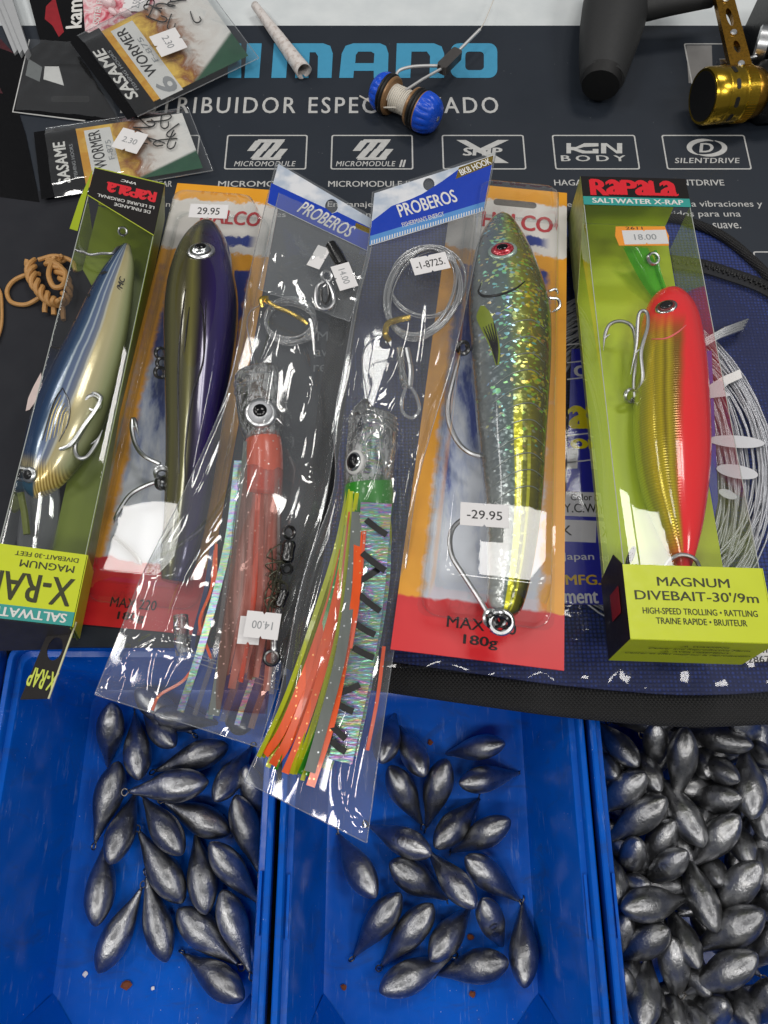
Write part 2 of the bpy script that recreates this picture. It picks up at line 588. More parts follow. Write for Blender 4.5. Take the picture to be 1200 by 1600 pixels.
def swirl(cx, cy, a, b, a0, a1, w0, w1, n=26):
    o, i = [], []
    for k in range(n + 1):
        t = math.radians(a0 + (a1 - a0) * k / n); w = w0 + (w1 - w0) * k / n
        w = 0.6 + w * math.sin(math.pi * k / n)
        o.append((cx + (a + w) * math.cos(t), cy - (b + w * .7) * math.sin(t)))
        i.append((cx + (a - w) * math.cos(t), cy - (b - w * .7) * math.sin(t)))
    return o + i[::-1]
mat_shape([swirl(1102, 231, 25, 12, 60, 245, 4, 4)])
mat_shape([swirl(1105, 231, 27, 12, -120, 65, 4, 4)])
mat_text('D', 1092, 1114, 224, 238, bold=0.03, shear=0.2)
mat_text('SILENTDRIVE', 1054, 1156, 247, 255, bold=0.015, shear=0.2, space=1.1)
mat_text('MICROMODULE GEAR', 150, 269, 283, 292)
mat_text('MICROMODULE', 341, 478, 283, 292)
mat_text('MICROMODULE II', 513, 640, 283, 292)
mat_text('X-SHIP', 690, 750, 283, 292)
mat_text('HAGANE', 866, 930, 281, 290)
mat_text('SILENTDRIVE', 1036, 1131, 281, 290)
for i, (s, x1) in enumerate((('Elimina vibraciones y', 1191), ('ruidos para una', 1157), ('sensaci\u00f3n suave.', 1157))):
    mat_text(s, 1036, x1, 314 + i * 15.5, 326 + i * 15.5, MATDIM if i == 9 else MATTXT, bold=0.004)
for x, col in ((176, ('La mejor conjuntada', 'de su clase', 'y fiable')), (343, ('Engranajes mas', 'finos y suaves', 'que nunca')), (512, ('Engranajes de alta', 'precision y fuerza', 'por mas tiempo')), (866, ('Cuerpo rigido', 'de metal', 'en frio'))):
    for i, s in enumerate(col):
        mat_text(s, x, x + len(s) * 7.4, 315 + i * 16, 326 + i * 16, bold=0.004)
for x, y, col in ((496, 518, ('Material', 'avanzado', 'resistente')), (477, 774, ('Bobina de', 'alto rendi', 'garantiza', 'mas')), (82, 768, ('como', 'la caja', 'la linea', 'no cede'))):
    for i, s in enumerate(col):
        mat_text(s, x - i * 3, x - i * 3 + len(s) * 10.2, y + i * 24, y + 15 + i * 24, MATDIM, bold=0.004)
mat_shape([[(-6, 765), (0, 765), (6, 790), (9, 770), (14, 770), (20, 800), (15, 800), (11, 785), (8, 805), (3, 800), (-4, 780)]], MATTXT, 'lettering')

# ------------------------------------------------------------------ glossy dark sheet at the left edge
m = NM('glossy_charcoal')
c0 = m.co()
GLOSSBLK = m.pbr(m.mix(m.noise(c0, 0.6, 4), rgb(44, 45, 50), rgb(54, 55, 59)), m.math('MULTIPLY_ADD', m.noise(c0, 0.8, 5), 0.12, 0.05), normal=m.bump(m.noise(c0, 0.35, 2), 0.02, 0.3), spec=.2)
a, b, c, d = P(-60, 300, 0), P(230, 298, 0), P(92, 1000, 0), P(-80, 1000, 0)
mb = MB()
pts = [a, b, c, d]
mb.f.append([mb.add(p + Vector((0, 0, 0.05))) for p in reversed(pts)])
bt = [mb.add(p + Vector((0, 0, 0.012))) for p in reversed(pts)]
for i in range(4):
    mb.f.append([i, bt[i], bt[(i + 1) % 4], (i + 1) % 4])
o = mb.build('plastic_sheet', GLOSSBLK, smooth=False)
setp(o, 'glossy dark charcoal plastic sheet on the counter left of the packages', 'sheet')

# ================================================================== BLUE BINS
m = NM('blue_polypropylene')
c0 = m.co()
scr = m.ss(m.noise(m.co((1, 0.12, 0.5)), 4.0, 6.0, 0.65), 0.57, 0.78)
sc2 = m.ss(m.noise(m.co((0.6, 0.6, 0.1)), 3.0, 5.0, 0.7), 0.66, 0.82)
wornf = m.math('MULTIPLY', m.math('MAXIMUM', scr, sc2), 0.5)
blue = m.mix(m.noise(c0, 0.4, 4), (0.001, 0.085, 0.48, 1), (0.002, 0.12, 0.61, 1))
spd = m.n('ShaderNodeTexVoronoi'); m.link(c0, spd.inputs['Vector']); spd.inputs['Scale'].default_value = 3.2
spk = m.math('MULTIPLY', m.ss(spd.outputs['Distance'], .10, .05), m.math('MULTIPLY', m.ss(m.sep(spd.outputs['Color'])[1], .66, .72), m.ss(m.noise(c0, .35, 3), .45, .6)))
smear = m.math('MULTIPLY', m.ss(m.noise(m.co((.5, 1.2, .5)), .55, 6, .68, 1.2), .5, .75), .45)
blue = m.mix(smear, blue, (.03, .06, .16, 1))
worn = m.mix(m.math('MULTIPLY', spk, .6), m.mix(wornf, blue, (0.22, 0.34, 0.62, 1)), (.55, .57, .6, 1))
BINBLUE = m.pbr(worn, m.math('MULTIPLY_ADD', m.noise(c0, 1.5, 5), 0.22, 0.10), normal=m.bump(m.math('ADD', m.noise(c0, 0.9, 4), m.math('MULTIPLY', scr, .12)), 0.10, 0.1), spec=.3)

def rr(x0, x1, y0, y1, z, r, cut=0.0):
    return [Vector((x, y, z)) for x, y in rrect(x0, y0, x1, y1, r, 4)]

RIMZ, FLOORZ = -0.55, -8.0
def blue_bin(x0, x1, yb, yf, label):
    """x0, x1 outer rim; yb back rim, yf front rim"""
    t = thing('storage_bin', label, 'bin', ((x0 + x1) / 2, (yb + yf) / 2, -8.9), 'blue bins in front of the counter')
    tp = 1.35
    lp = [rr(x0 + tp - .25, x1 - tp + .25, yf + 3.2, yb - .8, FLOORZ - .35, .9),
          rr(x0 + .28, x1 - .28, yf + .3, yb - .25, RIMZ - 1.1, .7),
          rr(x0 + .25, x1 - .25, yf + .3, yb - .22, RIMZ - .85, .7),
          rr(x0, x1, yf, yb, RIMZ - .8, .8),
          rr(x0, x1, yf, yb, RIMZ - .06, .8),
          rr(x0 + .06, x1 - .06, yf + .06, yb - .06, RIMZ, .76),
          rr(x0 + .26, x1 - .26, yf + .26, yb - .26, RIMZ, .6),
          rr(x0 + .32, x1 - .32, yf + .32, yb - .32, RIMZ - .06, .55),
          rr(x0 + .36, x1 - .36, yf + .36, yb - .36, RIMZ - .42, .55),
          rr(x0 + .62, x1 - .62, yf + .62, yb - .62, RIMZ - .50, .5),
          rr(x0 + .68, x1 - .68, yf + .7, yb - .68, RIMZ - .62, .5),
          rr(x0 + tp + .25, x1 - tp - .25, yf + 3.35, yb - 1.15, FLOORZ + .45, .9),
          rr(x0 + tp + .36, x1 - tp - .36, yf + 3.5, yb - 1.3, FLOORZ + .12, .9),
          rr(x0 + tp + .7, x1 - tp - .7, yf + 3.9, yb - 1.7, FLOORZ, .9)]
    MB().loops(lp, True, True, True).build('tub', BINBLUE, t)
    # little stacking tabs on the side rims and the raised line across the floor
    for xs in (x0 + .5, x1 - .5):
        MB().box((xs, yb - 11.6, RIMZ - .42), .12, 2.6, .36).build('stacking_tab', BINBLUE, t, smooth=False)
    # label-holder chamfers in the two front corners
    for sx in (-1, 1):
        xx = (x0 + tp + .3) if sx < 0 else (x1 - tp - .3)
        q = [Vector((xx, yf + 5.2, FLOORZ + .1)), Vector((xx - sx * 1.3, yf + 3.6, FLOORZ + .1)), Vector((xx - sx * .2, yf + 2.2, RIMZ - 3)), Vector((xx + sx * .75, yf + 3.9, RIMZ - 3))]
        MB().loops([q, [p + Vector((-sx * .08, .12, 0)) for p in q]], True, True, True).build('corner_brace', BINBLUE, t, smooth=False)
    return t

YB = P(600, 1004, RIMZ).y
blue_bin(-18.55, -5.05, YB, -28.5, 'left blue plastic bin with empty left half and loose sinkers')
blue_bin(-4.78, 9.55, YB - .15, -28.5, 'middle blue plastic bin with one sparse layer of sinkers')
blue_bin(9.82, 24.2, YB - .1, -28.5, 'right blue plastic bin heaped full of sinkers')
blue_bin(-33.4, -18.95, YB + .1, -28.5, 'blue bin at the far left edge, only its rim showing')

# ================================================================== LEAD SINKERS
m = NM('cast_lead')
c0 = m.co()
oi = m.n('ShaderNodeObjectInfo')
add = m.n('ShaderNodeVectorMath', operation='ADD'); m.link(c0, add.inputs[0])
scl = m.n('ShaderNodeVectorMath', operation='SCALE'); m.link(oi.outputs['Location'], scl.inputs[0]); scl.inputs['Scale'].default_value = 900
m.link(scl.outputs[0], add.inputs[1])
cc = add.outputs[0]
big = m.noise(cc, 1.1, 5.0, 0.6)
pit = m.noise(cc, 7.0, 4.0, 0.6)
col = m.ramp(big, [(0.25, (0.19, 0.195, 0.21, 1)), (0.5, (0.30, 0.305, 0.318, 1)), (0.75, (0.46, 0.46, 0.46, 1))])
tone = m.math('MULTIPLY_ADD', oi.outputs['Random'], 0.5, 0.75)
sc = m.n('ShaderNodeVectorMath', operation='SCALE'); m.link(col, sc.inputs[0]); m.link(tone, sc.inputs['Scale'])
hgt = m.math('ADD', m.math('ADD', m.math('MULTIPLY', big, 1.0), m.math('MULTIPLY', pit, 0.30)), m.math('MULTIPLY', m.noise(cc, 16.0, 3.0, .6), .10))
LEAD = m.pbr(sc.outputs[0], m.math('MULTIPLY_ADD', pit, 0.22, 0.2), 0.96, m.bump(hgt, 0.6, 0.10))
WIRE = plain('dull_wire', (0.16, 0.15, 0.14, 1), 0.35, 1.0, vary=0.2, scale=5)

def sinker_mesh(seed):
    """teardrop along local x: eye end at x=0, blunt end at x=4.3"""
    rnd = random.Random(seed)
    prof = [(0.0, .12), (.12, .17), (.35, .235), (.7, .36), (1.1, .52), (1.6, .72), (2.05, .86), (2.45, .93), (2.85, .925), (3.25, .85), (3.6, .71), (3.9, .52), (4.12, .33), (4.25, .15), (4.30, .02)]
    pr = spline(prof, 30)
    n = 28
    loops = []
    for x, r in pr:
        r = max(r * (.86 + .02 * (seed % 3)), 0.012)
        lp = []
        for j in range(n):
            a = 2 * math.pi * j / n
            p = Vector((x, math.cos(a), math.sin(a)))
            d = 1 + 0.05 * noise.noise(Vector((x * .8 + seed * 7, math.cos(a) * 1.1, math.sin(a) * 1.1))) + 0.018 * noise.noise(Vector((x * 2.6 + seed * 3, math.cos(a) * 3, math.sin(a) * 3)))
            seam = 0.022 * max(0, 1 - abs(math.sin(a)) / 0.16)      # mould seam on both flanks
            q = r * d + (seam if 0.2 < x < 4.2 else 0)
            lp.append(Vector((x, q * math.cos(a), q * math.sin(a))))
        loops.append(lp)
    return MB().loops(loops, True, True, True)

protos = []
for k in range(4):
    body = sinker_mesh(k + 1)
    bo = body.build('body', LEAD, None, smooth='all', local=True)
    w = MB()
    w.tube([(0.25, 0, 0), (-.05, .02, 0), (-.13, .07, .01)] + [(-.30 + .17 * math.cos(math.radians(a)), .17 * math.sin(math.radians(a)), .02) for a in range(30, 331, 25)] + [(-.12, -.06, -.02), (.2, -.03, -.02)], 0.042, 6)
    for tw in range(3):
        w.tube([(-.02 + tw * .07 + .03 * math.cos(q), .085 * math.sin(q), .085 * math.cos(q)) for q in [i * math.pi / 4 for i in range(9)]], 0.03, 5)
    wo = w.build('wire_eye', WIRE, None, local=True)
    for ob in (bo, wo): scene.collection.objects.unlink(ob)
    mk = []
    for dg in range(1):
        pass
    protos.append((bo, wo))

MARK = {66: '80', 58: '80', 117: '80', 70: '80'}
def teardrop_r(x):
    pr = [(0.0, .12), (.35, .235), (.7, .36), (1.1, .52), (1.6, .72), (2.05, .86), (2.45, .93), (2.85, .925), (3.25, .85), (3.6, .71), (3.9, .52), (4.3, .02)]
    for (a, ra), (b, rb_) in zip(pr, pr[1:]):
        if a <= x <= b: return ra + (rb_ - ra) * (x - a) / (b - a)
    return .1
def sinker(e, h, label, group, idx, roll=None):
    """e: eye-end point, h: blunt-end point (cm)"""
    L = (h - e).length
    x = (h - e).normalized()
    y = Z.cross(x).normalized()
    z = x.cross(y)
    rnd = random.Random(idx * 13 + 5)
    M = Matrix(((x.x, y.x, z.x, 0), (x.y, y.y, z.y, 0), (x.z, y.z, z.z, 0), (0, 0, 0, 1))) @ R(rnd.uniform(0, 360), 'X')
    o = bpy.data.objects.new('lead_sinker', None)
    o.empty_display_size = 0.01
    scene.collection.objects.link(o)
    o.matrix_world = Matrix.Translation(e * S) @ M @ Matrix.Diagonal((L / 4.3, L / 4.3 * rnd.uniform(.93, 1.07), L / 4.3 * rnd.uniform(.93, 1.07), 1))
    setp(o, label, 'sinker', group)
    bo, wo = protos[idx % 4]
    for src, nm in ((bo, 'body'), (wo, 'wire_eye')):
        c = src.copy(); c.name = nm
        scene.collection.objects.link(c)
        c.parent = o
    if idx in MARK:
        tm = text(MARK[idx], 'weight_mark', LEAD, None, Matrix(), 1.0, .62, bold=.02)
        scene.collection.objects.unlink(tm)
        Rm = M.inverted().to_3x3()
        up = Rm @ (CAM - (e + h) / 2); a0 = math.atan2(up.z, up.y)
        org = tm.location.copy()
        for v in tm.data.vertices:
            q = (v.co + org) / S
            x = 2.5 + q.x; r = teardrop_r(x) * .9 + .045; a = a0 + q.y / .9 * (1 if up.x < 9 else -1)
            v.co = Vector((x, r * math.cos(a), r * math.sin(a))) * S
        tm.data.update()
        tm.location = (0, 0, 0)
        scene.collection.objects.link(tm); tm.parent = o
    return o

ORD = ['first', 'second', 'third', 'fourth', 'fifth', 'sixth', 'seventh', 'eighth', 'ninth', 'tenth', 'eleventh']
def dirword(e, h):
    dx, dy = e[0] - h[0], h[1] - e[1]
    a = math.degrees(math.atan2(dy, dx)) % 360
    return ['pointing right', 'pointing back-right', 'pointing back', 'pointing back-left', 'pointing left', 'pointing front-left', 'pointing front', 'pointing front-right'][int((a + 22.5) // 45) % 8]

def place_bin(rows, sc, ox, oy, zbase, where, group, nrow, zr=None, start=0):
    data = []
    for i, r in enumerate(rows):
        e = (r[0] / sc + ox, r[1] / sc + oy); h = (r[2] / sc + ox, r[3] / sc + oy)
        zz = zbase + (r[4] if len(r) > 4 else 0)
        data.append([i, e, h, zz])
    order = sorted(data, key=lambda d: (d[1][1] + d[2][1]) / 2)
    per = math.ceil(len(order) / nrow)
    labels = {}
    for k in range(nrow):
        row = sorted(order[k * per:(k + 1) * per], key=lambda d: (d[1][0] + d[2][0]))
        rn = 'backmost row' if k == 0 else 'front row' if k == nrow - 1 else 'row %s from back' % ORD[k]
        for j, d in enumerate(row):
            pos = 'leftmost' if j == 0 else 'rightmost' if j == len(row) - 1 else '%s from left' % ORD[j]
            labels[d[0]] = 'lead sinker in %s, %s, %s, eye %s' % (where, rn, pos, dirword(d[1], d[2]))
    for i, e, h, zz in data:
        E, H = P(e[0], e[1], zz), P(h[0], h[1], zz)
        L = (H - E).length
        dz = 0.0
        if L < 4.0: dz = math.sqrt(max(0.0, 4.2 ** 2 - L ** 2)) * 0.75
        if len(data) > 30 and L > 5.2:
            H = E + (H - E) * (5.2 / L)
        tilt = 0.28 if not dz else 0
        E = E + Vector((0, 0, -tilt - dz * .5)); H = H + Vector((0, 0, dz * .5))
        sinker(E, H, labels[i], group, i + start)

B1 = [(412, 555, 475, 312), (528, 350, 577, 618), (560, 345, 722, 484), (628, 576, 922, 476), (1000, 482, 882, 702, .3), (378, 862, 478, 540, .25), (518, 662, 842, 622, .9), (528, 672, 465, 952), (566, 690, 748, 914, .5),
      (660, 706, 928, 830), (1036, 984, 958, 676, .3), (558, 830, 738, 1112, .2), (780, 836, 842, 1154), (1034, 1114, 856, 866, .35), (416, 866, 400, 1202), (560, 1062, 396, 1396), (585, 1012, 672, 1352), (952, 1362, 716, 1136), (1004, 1392, 896, 1058, .4), (734, 1332, 994, 1486, .1),
      (1050, 800, 1004, 560, -.1), (860, 380, 640, 360, .1), (760, 420, 560, 260), (900, 330, 1010, 420)]
place_bin(B1, 2.581, 0, 980, FLOORZ + .95, 'left bin', 'lead sinkers in the left bin', 6)
B2 = [(658, 240, 838, 214), (897, 304, 694, 342), (505, 148, 584, 318), (492, 105, 446, 276), (578, 470, 472, 286, .1), (597, 476, 652, 262, .1), (766, 392, 616, 544), (678, 562, 856, 456), (408, 478, 606, 566, .15), (306, 508, 428, 704),
      (660, 718, 474, 590), (606, 566, 744, 734, .75), (898, 722, 714, 574), (360, 902, 508, 690), (450, 932, 612, 726), (742, 742, 602, 900), (850, 882, 764, 706), (912, 736, 900, 990), (672, 908, 440, 1004), (634, 966, 850, 904)]
place_bin(B2, 2.069, 380, 1060, FLOORZ + .95, 'middle bin', 'lead sinkers in the middle bin', 5, start=50)
B3 = [(180, 240, 300, 456), (330, 345, 392, 566, -.4), (444, 472, 380, 262, -.3), (535, 604, 520, 280, .6), (548, 276, 806, 366, .2), (640, 398, 726, 516, .2), (930, 306, 716, 258, .3), (580, 600, 744, 590), (450, 486, 598, 806, .2), (176, 660, 334, 484, .2),
      (212, 794, 434, 590, .4), (372, 924, 462, 690, -.4), (305, 940, 300, 776, -.3), (842, 352, 812, 684, .5), (905, 470, 866, 780, 0), (594, 912, 746, 668, .4), (794, 676, 780, 876, -.4), (394, 990, 508, 822, .0), (560, 826, 650, 1180, .2), (684, 1142, 842, 872, .5),
      (580, 1048, 238, 1074, .9), (616, 1290, 858, 1082, .6), (506, 1084, 556, 1326, .0), (258, 1336, 432, 1156, .3), (586, 1484, 826, 1272, .7), (546, 1528, 450, 1200, -.2), (416, 1308, 316, 1600, .3), (232, 830, 208, 1046, -.3), (236, 1340, 250, 1100, -.4), (262, 1570, 240, 1340, -.2),
      (930, 740, 884, 1010, .3), (870, 1130, 900, 990, -.4), (858, 1390, 930, 1130, .1), (776, 1400, 796, 1590, -.1), (680, 1640, 664, 1470, -.2), (556, 1490, 606, 1640, -.3), (880, 1650, 900, 1380, .2), (414, 1500, 440, 1660, -.4), (240, 1010, 340, 964, -.6), (176, 380, 196, 500, -.5),
      (860, 320, 880, 450, -.5), (690, 850, 640, 960, -.6), (250, 240, 480, 250, -.1), (560, 1280, 600, 1440, -.8), (720, 640, 560, 700, -.9), (780, 1260, 700, 1120, -.9), (350, 1120, 300, 1000, -.9), (500, 700, 380, 640, -.9), (700, 560, 720, 700, -.9), (500, 1460, 470, 1600, -.9), (880, 930, 850, 760, -.8), (360, 1340, 250, 1380, -.9), (400, 420, 280, 560, -.9), (700, 1500, 560, 1560, -1.0), (650, 330, 600, 500, -.8), (840, 620, 760, 500, -.9)]
place_bin(B3, 2.856, 880, 1040, -3.3, 'right bin', 'lead sinkers heaped in the right bin', 8, start=100)

# bottom layers of the heap that only fill the gaps between the upper ones
fill_rows = []
rnd = random.Random(3)
k = 0
for gx in range(6):
    for gy in range(7):
        x = 12.2 + gx * 1.9 + rnd.uniform(-.4, .4); y = -9.2 - gy * 2.3 + rnd.uniform(-.4, .4)
        a = rnd.uniform(0, 2 * math.pi)
        e = Vector((x, y, -4.5 + rnd.uniform(-.4, .3))); h = e + Vector((math.cos(a) * 4.0, math.sin(a) * 4.0, rnd.uniform(-.5, .5)))
        c = (e + h) / 2
        e += Vector((x - c.x, y - c.y, 0)); h += Vector((x - c.x, y - c.y, 0))
        sinker(e, h, 'dark grey lead sinker glimpsed deep between the heaped ones of the right bin', 'sinkers deep in the right heap', 200 + k)
        k += 1

# crumbs on the bin floors
RUST = plain('rusty_crumb', rgb(120, 62, 30), 0.8, vary=0.3)
def crumb(px, py, r, mat, label, nm='crumb'):
    p = P(px, py, FLOORZ + .06)
    rnd = random.Random(int(px * 7 + py))
    mb = MB()
    lp = []
    for h, q in ((0, .7), (.25, 1.0), (.5, .55)):
        lp.append([p + Vector((r * q * math.cos(a) * rnd.uniform(.7, 1.25), r * q * math.sin(a) * rnd.uniform(.7, 1.25), h * r)) for a in [2 * math.pi * i / 9 for i in range(9)]])
    setp(mb.loops(lp, True, True, True).build(nm, mat, None, smooth=False), label, 'crumb')
crumb(198, 1538, .26, RUST, 'rust brown flake on the floor of the left bin')
crumb(239, 1544, .10, PAPER, 'tiny white bead on the front floor of the left bin')
crumb(133, 1522, .13, PAPER, 'small white chip on the floor of the left bin')
crumb(735, 1464, .16, RUST, 'brown crumb between two sinkers in the middle bin')
crumb(738, 1553, .16, RUST, 'brown crumb at the front edge of the middle bin floor')
crumb(537, 1542, .15, RUST, 'brown crumb at the front left of the middle bin floor')
crumb(672, 1160, .16, RUST, 'brown crumb at the back of the middle bin floor')

# ================================================================== LURE TOOLS
class Lure:
    """body of elliptical rings along a spine of (px, py, z, half width px, height ratio)"""
    def __init__(self, spine, n=30, rings=56):
        sp = spline(spine, rings)
        pts = [P(a, b, c) for a, b, c, *_ in sp]
        self.n, self.rings = n, rings
        self.mb = MB()
        loops = []
        self.info = []
        for i, s in enumerate(sp):
            t = (pts[min(i + 1, rings - 1)] - pts[max(i - 1, 0)]).normalized()
            u = t.cross(Z).normalized()
            # screen-right side vector
            if u.x < 0: u = -u
            w = u.cross(t)
            if w.z < 0: w = -w
            cd_ = (CAM - pts[i]).normalized()
            self.roll = math.atan2(cd_.dot(u), cd_.dot(w))
            self.rolls = getattr(self, 'rolls', []) + [self.roll]
            r = max(s[3], 0.4) * K(pts[i])
            lp = []
            for j in range(n):
                a = 2 * math.pi * j / n
                x, y = math.cos(a), math.sin(a)
                p = pts[i] + u * (r * x) + w * (r * s[4] * y)
                lp.append(p)
                nn = (u * x + w * (y / max(s[4], .2))).normalized()
                self.info.append((p, nn, i / (rings - 1), x, y))
            loops.append(lp)
        self.mb.loops(loops, True, True, True, att=lambda i, j: (i / (rings - 1), math.cos(2 * math.pi * j / n + self.rolls[rings // 2]), math.sin(2 * math.pi * j / n + self.rolls[rings // 2])))
        self.loops = loops
    def pt(self, ti, aj):
        n, m = self.n, self.rings - 1
        ti = min(max(ti, 0.0), m - 1e-4)
        i, j = int(ti), int(math.floor(aj))
        a, b = ti - i, aj - j
        L = self.loops
        return L[i][j % n].lerp(L[i][(j + 1) % n], b).lerp(L[i + 1][j % n].lerp(L[i + 1][(j + 1) % n], b), a)
    def at(self, px, py):
        """point and normal on the visible side that projects to a photo pixel"""
        best = None
        for q, (p, nn, t, x, y) in enumerate(self.info):
            if nn.dot(CAM - p) <= 0: continue
            c = proj(p)
            d = (c[0] - px) ** 2 + (c[1] - py) ** 2
            if best is None or d < best[0]: best = (d, q // self.n, q % self.n)
        ti, aj = float(best[1]), float(best[2])
        step = .5
        d0 = best[0]
        for _ in range(14):
            moved = False
            for da, db in ((step, 0), (-step, 0), (0, step), (0, -step)):
                c = proj(self.pt(ti + da, aj + db))
                d = (c[0] - px) ** 2 + (c[1] - py) ** 2
                if d < d0: d0, ti, aj, moved = d, ti + da, aj + db, True
            if not moved: step *= .5
        p = self.pt(ti, aj)
        nn = (self.pt(ti, aj + .3) - self.pt(ti, aj - .3)).cross(self.pt(ti + .3, aj) - self.pt(ti - .3, aj)).normalized()
        if nn.dot(CAM - p) < 0: nn = -nn
        return p, nn
    def line(self, pxs, r, name, mat, parent, lift=0.01, n=6, samples=None):
        pts = []
        for x, y in spline(pxs, samples or max(8, len(pxs) * 5)):
            p, nn = self.at(x, y)
            pts.append(p + nn * lift)
        m = len(pts)
        rad = [r * (0.35 + 0.65 * math.sin(math.pi * (i + .5) / m)) for i in range(m)]
        return MB().tube(pts, rad, n).build(name, mat, parent)
    def eye(self, px, py, rpx, parent, iris, ring=None, pupil=0.5, bulge=0.35, squash=1.0, ang=0):
        p, nn = self.at(px, py)
        k = K(p)
        u = (P(px + 5 * math.cos(math.radians(ang)), py - 5 * math.sin(math.radians(ang)), p.z) - P(px, py, p.z))
        u = (u - nn * u.dot(nn)).normalized()
        M = axes(p, u, nn.cross(u))
        r = rpx * k
        def dome(R0, base, h, nm, mat, par):
            mb = MB()
            lp = []
            for i in range(7):
                q = math.radians(90 * i / 6)
                lp.append([M @ Vector((R0 * math.cos(q) * math.cos(a), R0 * squash * math.cos(q) * math.sin(a), base + h * math.sin(q))) for a in [2 * math.pi * j / 24 for j in range(24)]])
            lp.insert(0, [M @ Vector((R0 * math.cos(a), R0 * squash * math.sin(a), base - r * .35)) for a in [2 * math.pi * j / 24 for j in range(24)]])
            return mb.loops(lp, True, False, True).build(nm, mat, par, smooth='all')
        e = dome(r, 0.0, r * bulge * (.45 if ring else 1), 'eye', ring or iris, parent)
        if ring: dome(r * .8, 0.02, r * bulge, 'iris', iris, e)
        dome(r * pupil, 0.045 + r * bulge * .45, r * bulge * .62, 'pupil', PUPIL, e)
        return e

PUPIL = plain('gloss_black', (0.004, 0.004, 0.005, 1), 0.12, vary=0.05)

def zpath(pts, n=None):
    """pixel+height control points to cm, smoothed"""
    return [P(*q) for q in spline(pts, n or len(pts) * 8)]

def hook_tube(pts, rpx, name, mat, parent, barb=True, n=8, samples=None):
    ws = zpath(pts, samples)
    k = K(ws[0])
    m = len(ws)
    rad = [rpx * k * (1.0 if i < m * .86 else max(0.12, (m - 1 - i) / (m * .14))) for i in range(m)]
    mb = MB().tube(ws, rad, n)
    if barb:
        i = int(m * .88)
        d = (ws[i - 3] - ws[i]).normalized()
        side = (ws[m // 2] - ws[i]); side = (side - d * side.dot(d)).normalized()
        mb.tube([ws[i], ws[i] + d * rpx * k * 3.2 + side * rpx * k * 2.4], [rpx * k * .8, .01], 6)
    return mb.build(name, mat, parent)

def ring_obj(px, py, z, rpx, tpx, name, mat, parent, tilt=(0, 0), turns=1.8):
    c = P(px, py, z); k = K(c)
    M = T(*c) @ R(tilt[0], 'X') @ R(tilt[1], 'Y')
    pts = [M @ Vector((rpx * k * math.cos(a), rpx * k * math.sin(a), tpx * k * .9 * a / 6.28)) for a in [i * math.pi / 10 for i in range(int(20 * turns) + 1)]]
    return MB().tube(pts, tpx * k, 6).build(name, mat, parent)

def rect(name, mat, parent, M, u0, v0, u1, v1, w=0.0, th=0.03, smooth=False):
    return MB().flat([[(u0, v0), (u1, v0), (u1, v1), (u0, v1)]], M, w, th).build(name, mat, parent, smooth=smooth)

def shape(name, mat, parent, M, loops, w=0.0, th=0.03):
    return MB().flat(loops, M, w, th).build(name, mat, parent, smooth=False)

CHART = plain('chartreuse_card', rgb(204, 216, 36), 0.38, vary=0.06, scale=1.0)
m = NM('lime_card')
LIME = m.pbr(m.mix(m.noise(m.co(), 0.35, 3), rgb(172, 196, 40), rgb(194, 212, 52)), 0.4)
CARDBLK = plain('black_card', rgb(32, 29, 29), 0.55, vary=0.15, spec=.2)
TEAL = plain('teal_ink', rgb(52, 156, 148), 0.4, vary=0.06)
CARDEDGE = plain('card_edge', rgb(214, 212, 170), 0.6)
CHARTLINE = plain('lime_edge_ink', rgb(196, 208, 70), 0.45)

# ================================================================== RIGHT HARD BOX with red lure
bot, top = P(1098, 1002, 6.4), P(989, 278, 4.3)
Fb = frame(bot, top)
LEN = (top - bot).length
W = 5.78; HW = W / 2; DP = 3.3
pk = thing('lure_box', 'clear window box with chartreuse base and black red-lettered top holding the red lure', 'package', Fb @ Vector((0, LEN / 2, -DP)))
vS, vT = 3.25, LEN - 2.15            # sleeve top, header bottom
card = rect('back_card', LIME, pk, Fb, -HW + .03, .05, HW - .03, LEN - .05, -DP, .05)
shape('side_flange', CHART, pk, Fb @ T(-HW + .02, 0, -DP) @ R(-90, 'Y'), [[(0.0, 3.0), (.35, 3.0), (.35, 12), (.4, LEN - 6), (1.0, LEN - .1), (0, LEN - .1)]], 0, .04)
shape('side_flap', plain('printed_flap', rgb(150, 158, 90), 0.4, vary=0.6, scale=2.5), pk, Fb @ T(-HW - .02, 0, -DP) @ R(-90, 'Y'), [[(0.4, LEN - 6.4), (DP, LEN - 2.2), (DP, LEN), (0, LEN), (0, LEN - 5)]], 0, .03)
# header on the window, cap on the far end
hd = rect('header', CARDBLK, pk, Fb, -HW, vT + .02, HW, LEN, .03, .04)
rect('end_cap', LIME, pk, Fb @ T(0, LEN, 0) @ R(-90, 'X'), -HW, .0, HW, DP, .0, .04)
rect('teal_band', TEAL, hd, Fb, -HW + .002, vT + .0, HW - .002, vT + .62, .036, .004)
def small_cap_brand(parent, M, w, h, lift):
    x = -w / 2
    for ch, cw in zip('RaPaLa', (.19, .17, .165, .165, .13, .17)):
        text(ch, 'brand_letter', REDINK, parent, M @ T(x + cw * w / 2, 0 if ch != 'R' else -.03 * h, 0), cw * w * .97, h * (1.08 if ch == 'R' else 1), bold=0.05, lift=lift)
        x += cw * w
small_cap_brand(hd, Fb @ T(-.05, vT + 1.36, 0), 4.7, 1.08, .045)
text('SALTWATER X-RAP', 'lettering', WHITE, hd, Fb @ T(.05, vT + .32, 0), 4.9, .36, bold=0.03, lift=.045)
